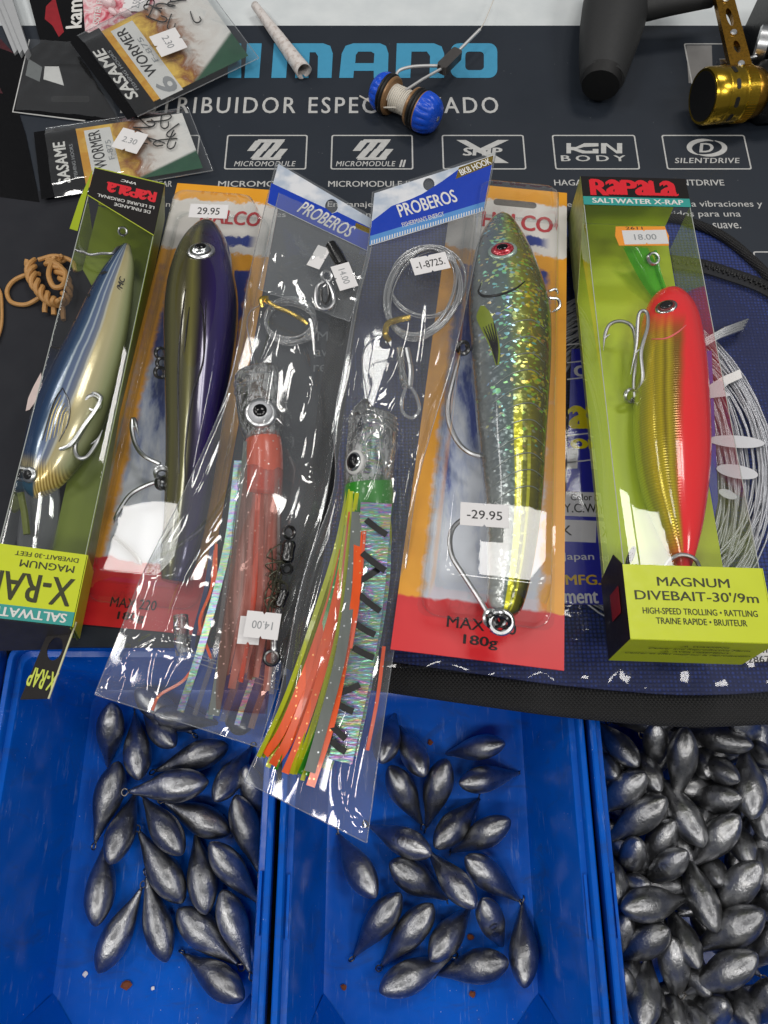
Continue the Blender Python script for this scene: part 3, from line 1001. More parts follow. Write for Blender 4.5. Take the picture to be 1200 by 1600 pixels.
# sleeve: front, end, two sides
sl = rect('base_sleeve', CHART, pk, Fb, -HW - .04, 0, HW + .04, vS, .04, .05)
shape('base_side', plain('black_side_card', rgb(34, 30, 32), 0.4, vary=0.4, scale=2), pk, Fb @ T(-HW - .045, 0, -DP) @ R(-90, 'Y'), [[(0, .0), (DP + .03, 0), (DP + .03, vS), (2.2, vS + .9), (0, vS + .5)]], 0, .04)
shape('base_side', CHART, pk, Fb @ T(HW + .06, 0, -DP) @ R(-90, 'Y'), [[(0, .0), (DP + .03, 0), (DP + .03, vS), (0, vS + .5)]], 0, .04)
rect('side_emblem', plain('dark_red_print', rgb(140, 30, 36), 0.5), pk, Fb @ T(-HW - .09, 0, -DP) @ R(-90, 'Y') @ R(180, 'X') @ T(0, -vS, 0), 1.3, .7, 2.6, 1.9, .012, .01)
en = rect('base_end', CHART, pk, Fb @ T(0, -.03, 0) @ R(90, 'X') @ R(180), -HW - .04, 0.0, HW + .04, DP, -.01, .04)
Me = Fb @ T(0, -.075, 0) @ R(90, 'X')
text('\u26a0 WARNING', 'lettering', BLACK, en, Me @ T(.3, -.55, 0), 2.0, .22, bold=0.02, shear=.2)
text('Cancer and Reproductive Harm', 'lettering', BLACK, en, Me @ T(.2, -.95, 0), 4.2, .26, bold=0.006, shear=.2)
text('\u26a0 AVERTISSEMENT', 'lettering', BLACK, en, Me @ T(.2, -1.35, 0), 2.9, .22, bold=0.02, shear=.2)
text('Cancer et effet nocif sur la reproduction', 'lettering', BLACK, en, Me @ T(.0, -1.75, 0), 5.3, .26, bold=0.006, shear=.2)
OLIVEINK = plain('olive_black_ink', rgb(52, 54, 22), 0.45)
text('MAGNUM', 'lettering', OLIVEINK, sl, Fb @ T(-.05, 2.52, 0), 3.0, .40, bold=0.012, lift=.055)
text("DIVEBAIT-30'/9m", 'lettering', OLIVEINK, sl, Fb @ T(.0, 1.90, 0), 5.1, .42, bold=0.012, lift=.055)
text('HIGH-SPEED TROLLING \u2022 RATTLING', 'lettering', OLIVEINK, sl, Fb @ T(.05, 1.22, 0), 4.7, .27, bold=0.014, lift=.055)
text('TRAINE RAPIDE \u2022 BRUITEUR', 'lettering', OLIVEINK, sl, Fb @ T(.05, .80, 0), 3.7, .27, bold=0.014, lift=.055)
def window_box(Fm, hw, v0, v1, dp, parent):
    """three-sided clear window with rounded folds"""
    r = .12
    prof = [(-hw, -dp), (-hw, -r)] + [(-hw + r - r * math.cos(q), -r + r * math.sin(q)) for q in (.5, 1.0)] + [(-hw + r, 0)]
    prof += [(x, .02 * math.sin(math.pi * (x + hw) / (2 * hw))) for x in [(-hw + r) + (2 * hw - 2 * r) * i / 8 for i in range(1, 8)]]
    prof += [(-a, b) for a, b in reversed([(-hw, -dp), (-hw, -r)] + [(-hw + r - r * math.cos(q), -r + r * math.sin(q)) for q in (.5, 1.0)] + [(-hw + r, 0)])]
    rows = []
    for i in range(21):
        v = v0 + (v1 - v0) * i / 20
        dip = .06 * math.sin(math.pi * i / 20)
        rows.append([Fm @ Vector((x, v, y - dip * max(0, 1 - (x / hw) ** 2))) for x, y in prof])
    wn = MB().grid(rows).build('window', FILM_BOX, parent)
    for s in (-1, 1):
        MB().tube([Fm @ Vector((s * (hw - .03), v0, -.02)), Fm @ Vector((s * (hw - .03), v1, -.02))], .022, 5).build('fold_edge', FILM_EDGE, wn)
    return wn
window_box(Fb, HW, vS - .3, vT + .2, DP, pk)
ORANGE = plain('orange_sticker', rgb(255, 160, 36), 0.5, vary=0.04)
nb = (Fb.to_3x3() @ Vector((0, 0, 1)))
def zfront(py):      # height of that box's front plane at a photo row
    return 4.3 + (6.4 - 4.3) * (py - 278) / (1002 - 278)
s_, M_, k_ = sticker(pk, 1003, 369, zfront(340) + .06, 84, 40, 0, '', ORANGE, nb, shape='round')
text('2611', 'price_print', BLACK, s_, M_ @ T(-.35, .55, 0), .9, .2, lift=.03)
sticker(pk, 1008, 371, zfront(340) + .075, 69, 29, 1, '18.00', PAPER, nb, tw=.5, th=.4, shape='notch', lift=.03)

# the red lure inside
m = NM('red_gold_lure')
_, t, x, y = m.att()
c0 = m.co()
tn = m.math('ADD', t, m.math('MULTIPLY', m.noise(c0, 1.2, 3), 0.03))
side = m.math('ADD', x, m.math('MULTIPLY', m.noise(c0, .6, 3), 0.08))
red = rgb(255, 48, 52)
gold = m.ramp(m.math('MULTIPLY_ADD', side, .5, .5), [(0.0, rgb(190, 206, 70)), (.2, rgb(200, 196, 60)), (.30, rgb(236, 206, 30)), (.34, rgb(186, 166, 24)), (.42, rgb(222, 196, 20)), (.47, rgb(150, 130, 12)), (.52, rgb(222, 200, 40)), (.60, rgb(150, 110, 14)), (1, rgb(160, 90, 14))])
ribs = m.wave(m.co((0.2, 1, 0)), 2.2, 1.0, 'Y')
gold = m.mix(m.math('MULTIPLY', ribs, .25), gold, rgb(80, 74, 8))
redside = m.ss(side, m.math('MULTIPLY_ADD', t, -.6, .50), m.math('MULTIPLY_ADD', t, -.6, .76))
redhead = m.ss(tn, .40, .27)
tail = m.ss(tn, .80, .98)
fac = m.math('MAXIMUM', m.math('MAXIMUM', redside, redhead), tail)
REDLURE = m.pbr(m.mix(fac, gold, red), 0.16, m.math('MULTIPLY', m.math('SUBTRACT', 1.0, fac), .3), m.bump(m.math('MULTIPLY', ribs, m.math('SUBTRACT', 1.0, fac)), .15, .05), coat=.6)
ZO = .45
sp = [(1044, 448, 1.9, 3, .8), (1047, 462, 1.9, 25, .8), (1049, 490, 1.9, 41, .8), (1049, 540, 2.0, 51, .8), (1049, 610, 2.2, 57, .8), (1050, 690, 2.5, 59, .8), (1053, 760, 2.7, 52, .85), (1060, 820, 3.0, 37, .9), (1066, 870, 3.2, 19, 1), (1067, 905, 3.3, 5, 1)]
L4 = Lure([(a, b, c + ZO, d, e) for a, b, c, d, e in sp])
lure = thing('fishing_lure', 'glossy red and gold fishing lure inside the clear box on the right', 'lure', P(1056, 700, .6))
L4.mb.build('body', REDLURE, lure, smooth='all')
m = NM('silver_foil_eye')
SILVEYE = m.pbr((.6, .62, .62, 1), .2, 1.0, m.bump(m.noise(m.co(), 6, 3), .4, .05))
L4.eye(1041, 479, 17, lure, plain('ruby_iris', rgb(120, 40, 40), .2), SILVEYE, .62, .3, .82, 15)
L4.line([(1018, 530), (1040, 529), (1058, 520), (1072, 508)], .05, 'gill_line', plain('pale_red', rgb(255, 120, 120), .3), lure)
GREENLIP = NM('green_lip_plastic')
g = GREENLIP
_m = g.n('ShaderNodeMixShader'); _t2 = g.n('ShaderNodeBsdfTransparent'); _t2.inputs[0].default_value = rgb(150, 235, 110)
_p = g.n('ShaderNodeBsdfPrincipled'); _p.inputs['Base Color'].default_value = rgb(110, 205, 60); _p.inputs['Roughness'].default_value = .12
_m.inputs[0].default_value = .55; g.link(_t2.outputs[0], _m.inputs[1]); g.link(_p.outputs[0], _m.inputs[2]); g.link(_m.outputs[0], g.out.inputs[0])
GREENLIP = g.m
rows = []
for (xa, xb, yy, z) in ((975, 1012, 384, 2.6), (984, 1022, 402, 2.5), (996, 1033, 425, 2.3), (1010, 1042, 448, 2.1), (1024, 1050, 466, 1.9)):
    rows.append([P(xa + (xb - xa) * i / 6, yy + 3 * i / 6, z + .25 * math.sin(math.pi * i / 6)) for i in range(7)])
mbl = MB().grid(rows); nb0 = len(mbl.v)
mbl.grid([[p - Vector((0, 0, .16)) for p in r] for r in rows])
mbl.build('diving_lip', GREENLIP, lure)
MB().tube([P(1024, 392, 2.7), P(1030, 425, 2.6), P(1040, 455, 2.3)], .1, 6).build('lip_rib', GREENLIP, lure)
ring_obj(1020, 405, 2.75, 9, 2.2, 'split_ring', STEEL, lure, (20, 10))
hk = hook_tube([(992, 625, 2.6), (990, 600, 2.9), (993, 560, 3.2), (992, 525, 3.3), (985, 508, 3.3), (968, 502, 3.3), (952, 508, 3.2), (945, 525, 3.1), (943, 548, 3.0)], 3.0, 'hook', HOOK, lure, samples=50)
hook_tube([(996, 620, 2.8), (1004, 590, 3.4), (1002, 550, 3.7), (1012, 510, 3.9), (1010, 488, 3.9), (998, 492, 3.8), (994, 540, 3.6), (985, 585, 3.5)], 3.0, 'hook', HOOK, lure, samples=50)
ring_obj(982, 618, 2.7, 10, 2.6, 'split_ring', STEEL, lure, (40, 30))
ring_obj(992, 630, 2.4, 9, 2.6, 'split_ring', DARKSTEEL, lure, (10, 60))
hook_tube([(1052, 915, 4.2), (1040, 885, 4.3), (1058, 868, 4.3), (1080, 870, 4.3), (1092, 885, 4.2), (1094, 915, 4.1)], 3.4, 'hook', HOOK, lure, barb=False, samples=36)
hook_tube([(985, 915, 3.4), (980, 880, 3.6), (990, 856, 3.8), (988, 870, 3.6), (978, 885, 3.4)], 3.0, 'hook', DARKSTEEL, lure, barb=False, samples=36)

# ================================================================== LEFT HARD BOX with blue lure
bot, top = P(40, 975, 4.1), P(203, 276, 4.2)
Fc = frame(bot, top, 15)
LEN2 = (top - bot).length
W2 = 3.75; h2 = W2 / 2; DP2 = 2.9
pk2 = thing('lure_box', 'tilted clear window box with upside-down lime print holding the blue and gold lure', 'package', Fc @ Vector((0, LEN2 / 2, -DP2)))
OLIVECARD = plain('olive_lime_card', rgb(112, 128, 30), .42, vary=.1, scale=.6)
shape('back_card', OLIVECARD, pk2, Fc, [[(-.1, 0.1), (h2, .1), (h2, LEN2 - .1), (-h2, LEN2 - .1), (-h2, LEN2 - 4.6), (-.3, LEN2 - 6.8)]], -DP2, .05)
shape('side_card', OLIVECARD, pk2, Fc @ T(h2 - .03, 0, -DP2) @ R(-90, 'Y'), [[(0, 0), (DP2, 0), (DP2, LEN2), (0, LEN2)]], 0, .04)
shape('side_flap', LIME, pk2, Fc @ T(-h2 - .05, 0, 0) @ R(28, 'Y'), [[(0, LEN2 - .02), (0, LEN2 - 4.3), (-.4, LEN2 - 4.4), (-.3, LEN2 - 2.4)]], .0, .04)
fl = shape('header_flap', CARDBLK, pk2, Fc, [[(-h2, LEN2 - 1.9), (h2, LEN2 - 3.55), (h2, LEN2), (-h2, LEN2)]], .03, .04)
rect('end_cap', CHART, pk2, Fc @ T(0, LEN2 + .02, 0) @ R(-90, 'X'), -h2, 0, h2, DP2, 0, .04)
MB().tube([Fc @ Vector((-h2, LEN2 - 1.9, .04)), Fc @ Vector((h2, LEN2 - 3.55, .04))], .025, 5).build('flap_edge', CHARTLINE, fl)
MB().tube([Fc @ Vector((-h2, LEN2 + .02, .04)), Fc @ Vector((h2, LEN2 + .02, .04))], .03, 5).build('flap_edge', CHARTLINE, fl)
Mf = Fc @ R(180) @ T(0, 0, 0)
def up(u, v): return Fc @ T(u, v, 0) @ R(180)
text('VMC', 'lettering', WHITE, fl, up(.0, LEN2 - .42) @ T(0, 0, 0), .8, .17, bold=.03, lift=.045, shear=.2)
small_cap_brand(fl, up(.25, LEN2 - 1.05), 2.6, .62, .045)
text('LE LEURRE ORIGINAL', 'lettering', WHITE, fl, up(.1, LEN2 - 1.75), 3.0, .2, bold=.01, lift=.045)
text('DE FINLANDE', 'lettering', WHITE, fl, up(.5, LEN2 - 2.1), 1.9, .2, bold=.01, lift=.045)
v0s = 3.45
sl2 = rect('base_sleeve', CHART, pk2, Fc, -h2 - .03, .75, h2 + .03, v0s, .035, .04)
rect('teal_band', TEAL, sl2, Fc, -h2 - .03, .12, h2 + .03, .75, .035, .04)
text('DIVEBAIT-30 FEET', 'lettering', OLIVEINK, sl2, up(.25, 3.12), 2.7, .21, bold=.012, lift=.05)
text('MAGNUM', 'lettering', OLIVEINK, sl2, up(.35, 2.68), 2.3, .33, bold=.012, lift=.05)
text('X-RAP', 'lettering', OLIVEINK, sl2, up(-.15, 1.6), 3.55, 1.25, bold=.02, lift=.05)
text('SALTWATER', 'lettering', WHITE, sl2, up(-.1, .43), 3.4, .40, bold=.03, lift=.05)
# far side of the sleeve and its folded-down black end with the hang tab
rect('base_side', CHART, pk2, Fc @ T(h2 + .05, 0, -DP2) @ R(-90, 'Y'), 0, .1, DP2, v0s, 0, .04)
ef = shape('end_flap', plain('dark_flap', rgb(48, 46, 46), .45, vary=.3, scale=2), pk2, Fc @ T(0, .1, 0) @ R(62, 'X') @ R(180, 'X'), [[(-h2, 0), (h2, 0), (h2 - .1, 1.6), (-h2, 2.4)]], 0, .04)
for i in range(4):
    rect('fine_print', GREYINK, ef, Fc @ T(-.9 + i * .02, .1, 0) @ R(62, 'X') @ R(180, 'X'), -.9, .5 + i * .3, .9, .56 + i * .3, .012, .006)
tabM, kk = pxM(78, 1028, 3.2, 76)
tb = shape('hang_tab', CARDBLK, pk2, tabM @ R(-90), [[(-.85, -1.9), (.35, -1.75), (.75, 1.7), (-.1, 2.0), (-.42, .85)], ell(.12, .42, .34, .52, 16)[::-1]], 0, .05)
text('X-RAP', 'lettering', CHARTLINE, tb, tabM @ R(-90) @ T(-.1, -.95, 0) @ R(172), 1.25, .8, bold=.03)
MB().tube([tabM @ R(-90) @ Vector((.78, 1.7, 0)), tabM @ R(-90) @ Vector((.38, -1.75, 0))], .05, 5).build('tab_edge', CARDEDGE, tb)
window_box(Fc, h2, v0s - .3, LEN2 - 1.9, DP2, pk2)

m = NM('blue_gold_lure')
_, t, x, y = m.att()
c0 = m.co()
xs = m.math('ADD', m.math('MULTIPLY_ADD', x, .5, .5), m.math('MULTIPLY', m.noise(c0, .8, 3), .03))
col = m.ramp(xs, [(0.0, rgb(14, 34, 74)), (.14, rgb(22, 62, 104)), (.20, rgb(70, 96, 128)), (.22, rgb(200, 214, 224)), (.245, rgb(96, 116, 150)), (.30, rgb(110, 126, 160)), (.32, rgb(200, 212, 220)), (.345, rgb(110, 124, 156)), (.41, rgb(140, 146, 158)), (.43, rgb(215, 214, 200)), (.47, rgb(206, 190, 140)), (.64, rgb(222, 212, 166)), (.80, rgb(196, 200, 156)), (.94, rgb(130, 134, 80)), (1, rgb(48, 52, 30))])
col = m.mix(m.ss(t, .72, .80), col, m.mix(m.ss(m.wave(m.co((1, .3, 0)), 2.4, .5), .4, .6), rgb(236, 206, 120), rgb(170, 140, 60)))
col = m.mix(m.math('MULTIPLY', m.ss(t, .72, .84), m.ss(xs, .40, .25)), col, rgb(36, 84, 110))
BLUELURE = m.pbr(col, .2, .2, m.bump(m.noise(c0, 1.5, 3), .06, .1), coat=.6)
sp = [(198, 383, 2.2, 6, .8), (190, 412, 2.2, 20, .8), (176, 455, 2.2, 32, .8), (155, 525, 2.2, 44, .8), (131, 590, 2.2, 52, .8), (108, 650, 2.2, 55, .8), (87, 700, 2.2, 49, .8), (68, 742, 2.2, 36, .8), (58, 766, 2.2, 22, .8), (54, 778, 2.2, 5, .8)]
L1 = Lure(sp)
lure = thing('fishing_lure', 'blue and pale gold fishing lure inside the left window box', 'lure', P(120, 600, .5))
L1.mb.build('body', BLUELURE, lure, smooth='all')
L1.eye(46, 742, 13, lure, STEEL, None, .6, .4)
L1.line([(66, 688), (84, 630), (98, 606)], .05, 'gill_line', DARKSTEEL, lure)
for i in range(6):
    L1.line([(72 + i * 6, 690 - i * 3), (82 + i * 5, 648), (95 + i * 3, 618 + i * 6)], .035, 'gill_ray', plain('gill_gold', rgb(236, 216, 150), .3, .6) if i == 0 else bpy.data.materials['gill_gold'], lure)
L1.line([(98, 606), (108, 630), (106, 660), (92, 690)], .05, 'gill_line', DARKSTEEL, lure)
for a, b in ((163, 426), (140, 461), (118, 500), (93, 543)):
    p, nn = L1.at(a, b); k = K(p)
    MB().flat([ell(0, 0, 7 * k, 4 * k, 14)], axes(p + nn * .02, Vector((1, .4, 0)), nn.cross(Vector((1, .4, 0)))), 0).build('back_spot', BLACK, lure, smooth=False)
p, nn = L1.at(188, 445)
text('VMC', 'lettering', BLACK, lure, axes(p + nn * .03, P(194, 425, p.z) - P(184, 460, p.z), nn.cross(P(194, 425, p.z) - P(184, 460, p.z))), .95, .3, bold=.03, shear=.2)
CLEARLIP = film('clear_lip_plastic', tint=(.9, .92, .9, 1), refl=2.5, rough=.05, haze=.08)
rows = []
for (xa, xb, yy, z) in ((40, 88, 742, 2.3), (36, 92, 775, 2.1), (30, 90, 810, 1.8), (26, 84, 845, 1.6), (28, 76, 866, 1.5)):
    rows.append([P(xa + (xb - xa) * i / 8, yy + 4 * i / 8, z + .35 * math.sin(math.pi * i / 8)) for i in range(9)])
mbl = MB().grid(rows); mbl.grid([[p - Vector((0, 0, .2)) for p in r] for r in rows])
mbl.build('diving_lip', CLEARLIP, lure)
MB().tube([P(32, 770, 2.6), P(38, 800, 2.4), P(42, 835, 2.2)], .17, 8).build('lip_rib', plain('olive_plastic', rgb(110, 118, 60), .25), lure)
ring_obj(146, 630, 3.0, 12, 2.8, 'split_ring', STEEL, lure, (20, 20))
hook_tube([(140, 628, 3.0), (146, 615, 3.2), (158, 622, 3.3), (150, 640, 3.3), (132, 665, 3.3), (110, 695, 3.2), (85, 703, 3.1), (62, 694, 3.1), (55, 678, 3.1), (64, 660, 3.1), (70, 656, 3.1)], 3.6, 'hook', STEEL, lure, samples=60)
hook_tube([(150, 640, 3.2), (132, 668, 3.1), (118, 695, 3.0), (122, 714, 3.0), (136, 714, 3.0), (150, 695, 3.0), (160, 672, 3.0)], 3.4, 'hook', HOOK, lure, samples=50)
hook_tube([(192, 384, 2.2), (183, 388, 2.4), (175, 396, 2.6), (160, 396, 2.7), (140, 398, 2.6), (126, 388, 2.4), (124, 372, 2.2)], 2.2, 'hook', HOOK, lure, barb=False, samples=40)
ring_obj(192, 362, 2.4, 6, 2, 'split_ring', STEEL, lure, (30, 20))

# ================================================================== BLISTER CARDS
def halco_card_mat(name, red=.125):
    m = NM(name)
    _, u, v, _w = m.att()         # u -1..1, v 0..1
    c0 = m.co()
    br = m.noise(m.co((1.2, .35, 1)), .9, 5, .6)
    nz = m.noise(c0, 1.2, 5, .65)
    orange = m.mix(nz, rgb(236, 158, 34), rgb(244, 174, 48))
    blue = m.ramp(br, [(.36, rgb(38, 52, 128)), (.50, rgb(66, 84, 158)), (.56, rgb(150, 164, 204)), (.64, rgb(226, 228, 236))])
    low = m.math('ADD', br, m.math('MULTIPLY_ADD', v, -.95, .48))
    blue2 = m.ramp(low, [(.34, rgb(36, 52, 132)), (.46, rgb(84, 100, 168)), (.56, rgb(176, 186, 214)), (.72, rgb(222, 226, 236))])
    edge = m.math('ADD', m.math('ABSOLUTE', u), m.math('MULTIPLY_ADD', nz, .25, -.12))
    col = m.mix(m.ss(edge, .78, .66), orange, blue2)
    tv = m.math('ADD', v, m.math('MULTIPLY_ADD', nz, .05, -.025))
    col = m.mix(m.ss(tv, .775, .785), col, orange)
    col = m.mix(m.ss(tv, .815, .825), col, rgb(232, 226, 220))
    col = m.mix(m.ss(tv, .955, .962), col, orange)
    blu = m.math('MULTIPLY', m.ss(m.math('ABSOLUTE', m.math('SUBTRACT', tv, .855)), .016, .008), m.ss(m.math('ABSOLUTE', m.math('SUBTRACT', u, .35)), .4, .2))
    col = m.mix(blu, col, rgb(44, 62, 140))
    col = m.mix(m.ss(m.math('ADD', v, m.math('MULTIPLY_ADD', m.noise(c0, .8, 3), .03, -.015)), red + .003, red - .003), col, rgb(216, 40, 46))
    return m.pbr(col, .35)
HCARD = halco_card_mat('brush_print_card')
HCARD2 = halco_card_mat('brush_print_card_low', .088)
HRED = plain('faded_red_ink', rgb(196, 60, 66), .5, vary=.1)

def blister_pack(Fm, L, W, label, hgt, bx0, bx1, by0, by1, taper=0.0, cmat=None):
    """card with printed front and a clear domed blister; local u,v on the card"""
    hw = W / 2
    def tp(u, v): return u * (1 + taper * (.5 - v / L))
    pk = thing('blister_pack', label, 'package', Fm @ Vector((0, L / 2, 0)))
    mb = MB()
    rows = []
    for i in range(13):
        v = L * i / 12
        rows.append([Fm @ Vector((tp(-hw + W * j / 8, v), v, 0)) for j in range(9)])
    mb.grid(rows, att=lambda i, j: (-1 + 2 * j / 8, i / 12, 0))
    rb = [[p - Fm.to_3x3() @ Vector((0, 0, .07)) for p in r] for r in rows]
    mb.grid(rb)
    rim = [rows[0][j] for j in range(9)] + [rows[i][8] for i in range(1, 13)] + [rows[12][j] for j in range(7, -1, -1)] + [rows[i][0] for i in range(11, 0, -1)]
    mb.loops([rim, [p - Fm.to_3x3() @ Vector((0, 0, .07)) for p in rim]])
    mb.build('card', cmat or HCARD, pk, smooth=False)
    prof = [(-.35, .02, .5), (-.02, .03, .5), (0.0, .1, .5), (.16, hgt * .55, .55), (.32, hgt - .25, .6), (.46, hgt - .06, .6), (.64, hgt, .6)]
    lps = []
    for ins, h, r in prof:
        lp = rrect(bx0 + ins, by0 + ins, bx1 - ins, by1 - ins, max(r, .2), 6)
        # subdivide the long sides a little so the taper follows
        lps.append([Fm @ Vector((tp(a, b), b, h)) for a, b in lp])
    bl = MB().loops(lps, True, False, False)
    # top sheet as a fine grid with a slight sag
    b0 = .64
    rows = []
    for i in range(25):
        v = by0 + b0 + (by1 - by0 - 2 * b0) * i / 24
        e = min(v - by0 - b0, by1 - b0 - v)
        cut = .6 - math.sqrt(max(0, .36 - (max(0, .6 - e)) ** 2))
        row = []
        for j in range(11):
            u = bx0 + b0 + cut + (bx1 - bx0 - 2 * b0 - 2 * cut) * j / 10
            q = math.sin(math.pi * j / 10) * math.sin(math.pi * i / 24)
            row.append(Fm @ Vector((tp(u, v), v, hgt + .05 * q)))
        rows.append(row)
    bl.grid(rows)
    bo = bl.build('blister', FILM_BLISTER, pk)
    # inner moulding line near the foot of the blister
    q = rrect(bx0 - .16, by0 - .35, bx1 + .16, by0 + 1.9, .8, 6)
    q = [p for p in q if True]
    ln = [Fm @ Vector((tp(a, b), b, .09)) for a, b in rrect(bx0 - .18, by0 - .3, bx1 + .18, by1 + .2, .8, 6)]
    MB().tube(ln, .035, 5, closed=True).build('moulded_rim', FILM_BLISTER, bo)
    return pk

# left: dark purple lure
bot, top = P(210, 983, .12), P(358, 292, .12)
Fh = frame(bot, top); Lh = (top - bot).length
hp = blister_pack(Fh, Lh, 6.5, 'orange bordered blister card holding the dark purple lure, left of the bags', 2.75, -2.55, 2.75, 1.5, Lh - 2.5)
text('HALCO', 'brand_lettering', HRED, hp, Fh @ T(.5, Lh - 2.35, 0), 3.6, 1.05, bold=.035, lift=.02)
text('MAX 220', 'lettering', BLACK, hp, Fh @ T(-.3, 1.25, 0), 2.3, .5, bold=.01, lift=.02)
text('180g', 'lettering', BLACK, hp, Fh @ T(-.3, .55, 0), 1.3, .5, bold=.025, lift=.02)
sticker(hp, 326, 330, 2.95, 60, 27, -2, '29.95', tw=.58, th=.5, ink=BLACK, shape='notch', lift=.01)

m = NM('purple_olive_lure')
_, t, x, y = m.att()
c0 = m.co()
xs = m.math('ADD', m.math('MULTIPLY_ADD', x, .5, .5), m.math('MULTIPLY_ADD', m.noise(m.co((1, .3, 1)), .8, 3), .06, -.03))
col = m.ramp(xs, [(0, rgb(52, 50, 30)), (.10, rgb(110, 106, 66)), (.24, rgb(74, 70, 44)), (.34, rgb(118, 114, 60)), (.42, rgb(70, 66, 50)), (.46, rgb(36, 26, 50)), (.56, rgb(40, 26, 76)), (.74, rgb(50, 32, 112)), (.9, rgb(34, 22, 78)), (1, rgb(14, 10, 30))])
col = m.mix(m.ss(t, .16, .06), col, rgb(34, 26, 52))
PURP = m.pbr(col, .16, .25, m.bump(m.noise(c0, 1.0, 3), .05, .1), coat=.7)
sp = [(322, 344, 1.45, 5, .8), (322, 356, 1.45, 20, .8), (319, 385, 1.45, 38, .82), (316, 430, 1.45, 51, .85), (315, 480, 1.45, 57, .85), (312, 540, 1.45, 55, .85), (307, 610, 1.45, 49, .85), (302, 680, 1.45, 43, .85), (296, 750, 1.4, 38, .85), (288, 820, 1.35, 33, .9), (278, 880, 1.3, 28, .9), (272, 908, 1.3, 20, .9)]
L2 = Lure(sp)
lure = thing('fishing_lure', 'dark purple and olive lure with silver eye in the left blister card', 'lure', P(308, 620, .2))
L2.mb.build('body', PURP, lure, smooth='all')
L2.eye(314, 392, 22, lure, SILVEYE, STEEL, .48, .45, .82, 25)
DKL = plain('dark_engraving', (.012, .01, .014, 1), .3)
L2.line([(290, 452), (284, 500), (279, 570), (279, 660), (280, 740)], .055, 'engraved_line', DKL, lure, samples=50)
L2.line([(322, 470), (318, 560), (300, 620), (290, 700), (289, 760)], .06, 'engraved_line', DKL, lure, samples=50)
L2.line([(311, 465), (318, 500), (318, 560)], .05, 'engraved_line', DKL, lure, samples=30)
L2.line([(296, 480), (291, 520), (288, 550)], .05, 'engraved_line', DKL, lure, samples=30)
hook_tube([(250, 725, 1.5), (225, 712, 1.6), (212, 695, 1.6), (206, 670, 1.6), (209, 655, 1.6), (218, 684, 1.7)], 3.6, 'hook', STEEL, lure, samples=40)
hook_tube([(258, 752, 1.5), (235, 756, 1.6), (205, 772, 1.6), (188, 795, 1.6), (180, 812, 1.6), (186, 800, 1.7)], 3.6, 'hook', STEEL, lure, samples=40)
ring_obj(252, 738, 1.6, 9, 3.6, 'split_ring', STEEL, lure, (50, 20), 2.6)
ring_obj(250, 756, 1.6, 8, 3.2, 'split_ring', DARKSTEEL, lure, (10, 50), 2.6)
hook_tube([(178, 838, .5), (200, 856, .5), (215, 872, .5), (221, 884, .5)], 3.2, 'hook', HOOK, lure, barb=False)
for q, yy in ((250, 552), (252, 568), (249, 582)):
    ring_obj(q, yy, 1.3, 8, 2.6, 'split_ring', DARKSTEEL, lure, (30, 40), 1.6)

# right: holographic lure
bot, top = P(745, 1031, 4.6), P(797, 293, 1.9)
Fr = frame(bot, top); Lr = (top - bot).length
rp = blister_pack(Fr, Lr, 7.05, 'orange bordered blister card holding the holographic mackerel lure', 3.1, -2.3, 2.75, 2.0, Lr - 2.7, taper=.10, cmat=HCARD2)
text('HALCO', 'brand_lettering', HRED, rp, Fr @ T(.55, Lr - 2.75, 0), 4.0, 1.2, bold=.035, lift=.02)
text('MAX 220', 'lettering', BLACK, rp, Fr @ T(.1, 1.55, 0), 3.0, .52, bold=.01, lift=.02)
text('180g', 'lettering', BLACK, rp, Fr @ T(.1, .78, 0), 1.45, .55, bold=.025, lift=.02)
nr = Fr.to_3x3() @ Vector((0, 0, 1))
shape('hang_hole', plain('dark_hole', rgb(110, 104, 98), .6), rp, Fr, [rrect(-.9, Lr - 1.55, 1.6, Lr - 1.05, .22)], .015, .01)
MB().tube([Fr @ Vector((2.95, Lr * .47, .06)), Fr @ Vector((2.95, Lr * .53, .06))], .035, 5).build('staple', CARDEDGE, rp)

m = NM('holographic_lure')
vec, t, x, y = m.att()
c0 = m.co()
cell = m.n('ShaderNodeTexVoronoi'); m.link(m.co((.7, 1.0, .7)), cell.inputs['Vector']); cell.inputs['Scale'].default_value = 8.0
rx, ry, rz = m.sep(cell.outputs['Color'])
xs = m.math('MULTIPLY_ADD', x, .5, .5)
basec = m.ramp(xs, [(0, rgb(92, 98, 100)), (.15, rgb(146, 152, 152)), (.3, rgb(126, 136, 140)), (.5, rgb(120, 138, 132)), (.62, rgb(150, 160, 84)), (.78, rgb(132, 126, 36)), (1, rgb(44, 54, 22))])
hue = m.n('ShaderNodeCombineColor', mode='HSV')
m.link(m.math('ADD', m.math('MULTIPLY', rx, .55), .08), hue.inputs[0]); hue.inputs[1].default_value = .6; hue.inputs[2].default_value = .9
dens = m.ramp(xs, [(0, (0, 0, 0, 1)), (.12, (.05, .05, .05, 1)), (.3, (.22, .22, .22, 1)), (.5, (.4, .4, .4, 1)), (.8, (.55, .55, .55, 1)), (.95, (.3, .3, .3, 1)), (1, (.05, .05, .05, 1))])
dens = m.math('MULTIPLY', m.math('MULTIPLY', dens, m.ss(t, .72, .45)), m.math('MULTIPLY', m.ss(m.noise(c0, .9, 3), .3, .6), .95))
spark = m.math('MULTIPLY', m.ss(m.math('SUBTRACT', dens, ry), -.02, .04), .8)
goldside = m.ramp(m.math('ADD', rx, 0), [(0.2, rgb(210, 190, 40)), (.5, rgb(120, 200, 60)), (.75, rgb(190, 120, 40)), (1, rgb(90, 200, 190))])
spk = m.mix(m.ss(xs, .5, .75), hue.outputs[0], goldside)
col = m.mix(spark, basec, spk)
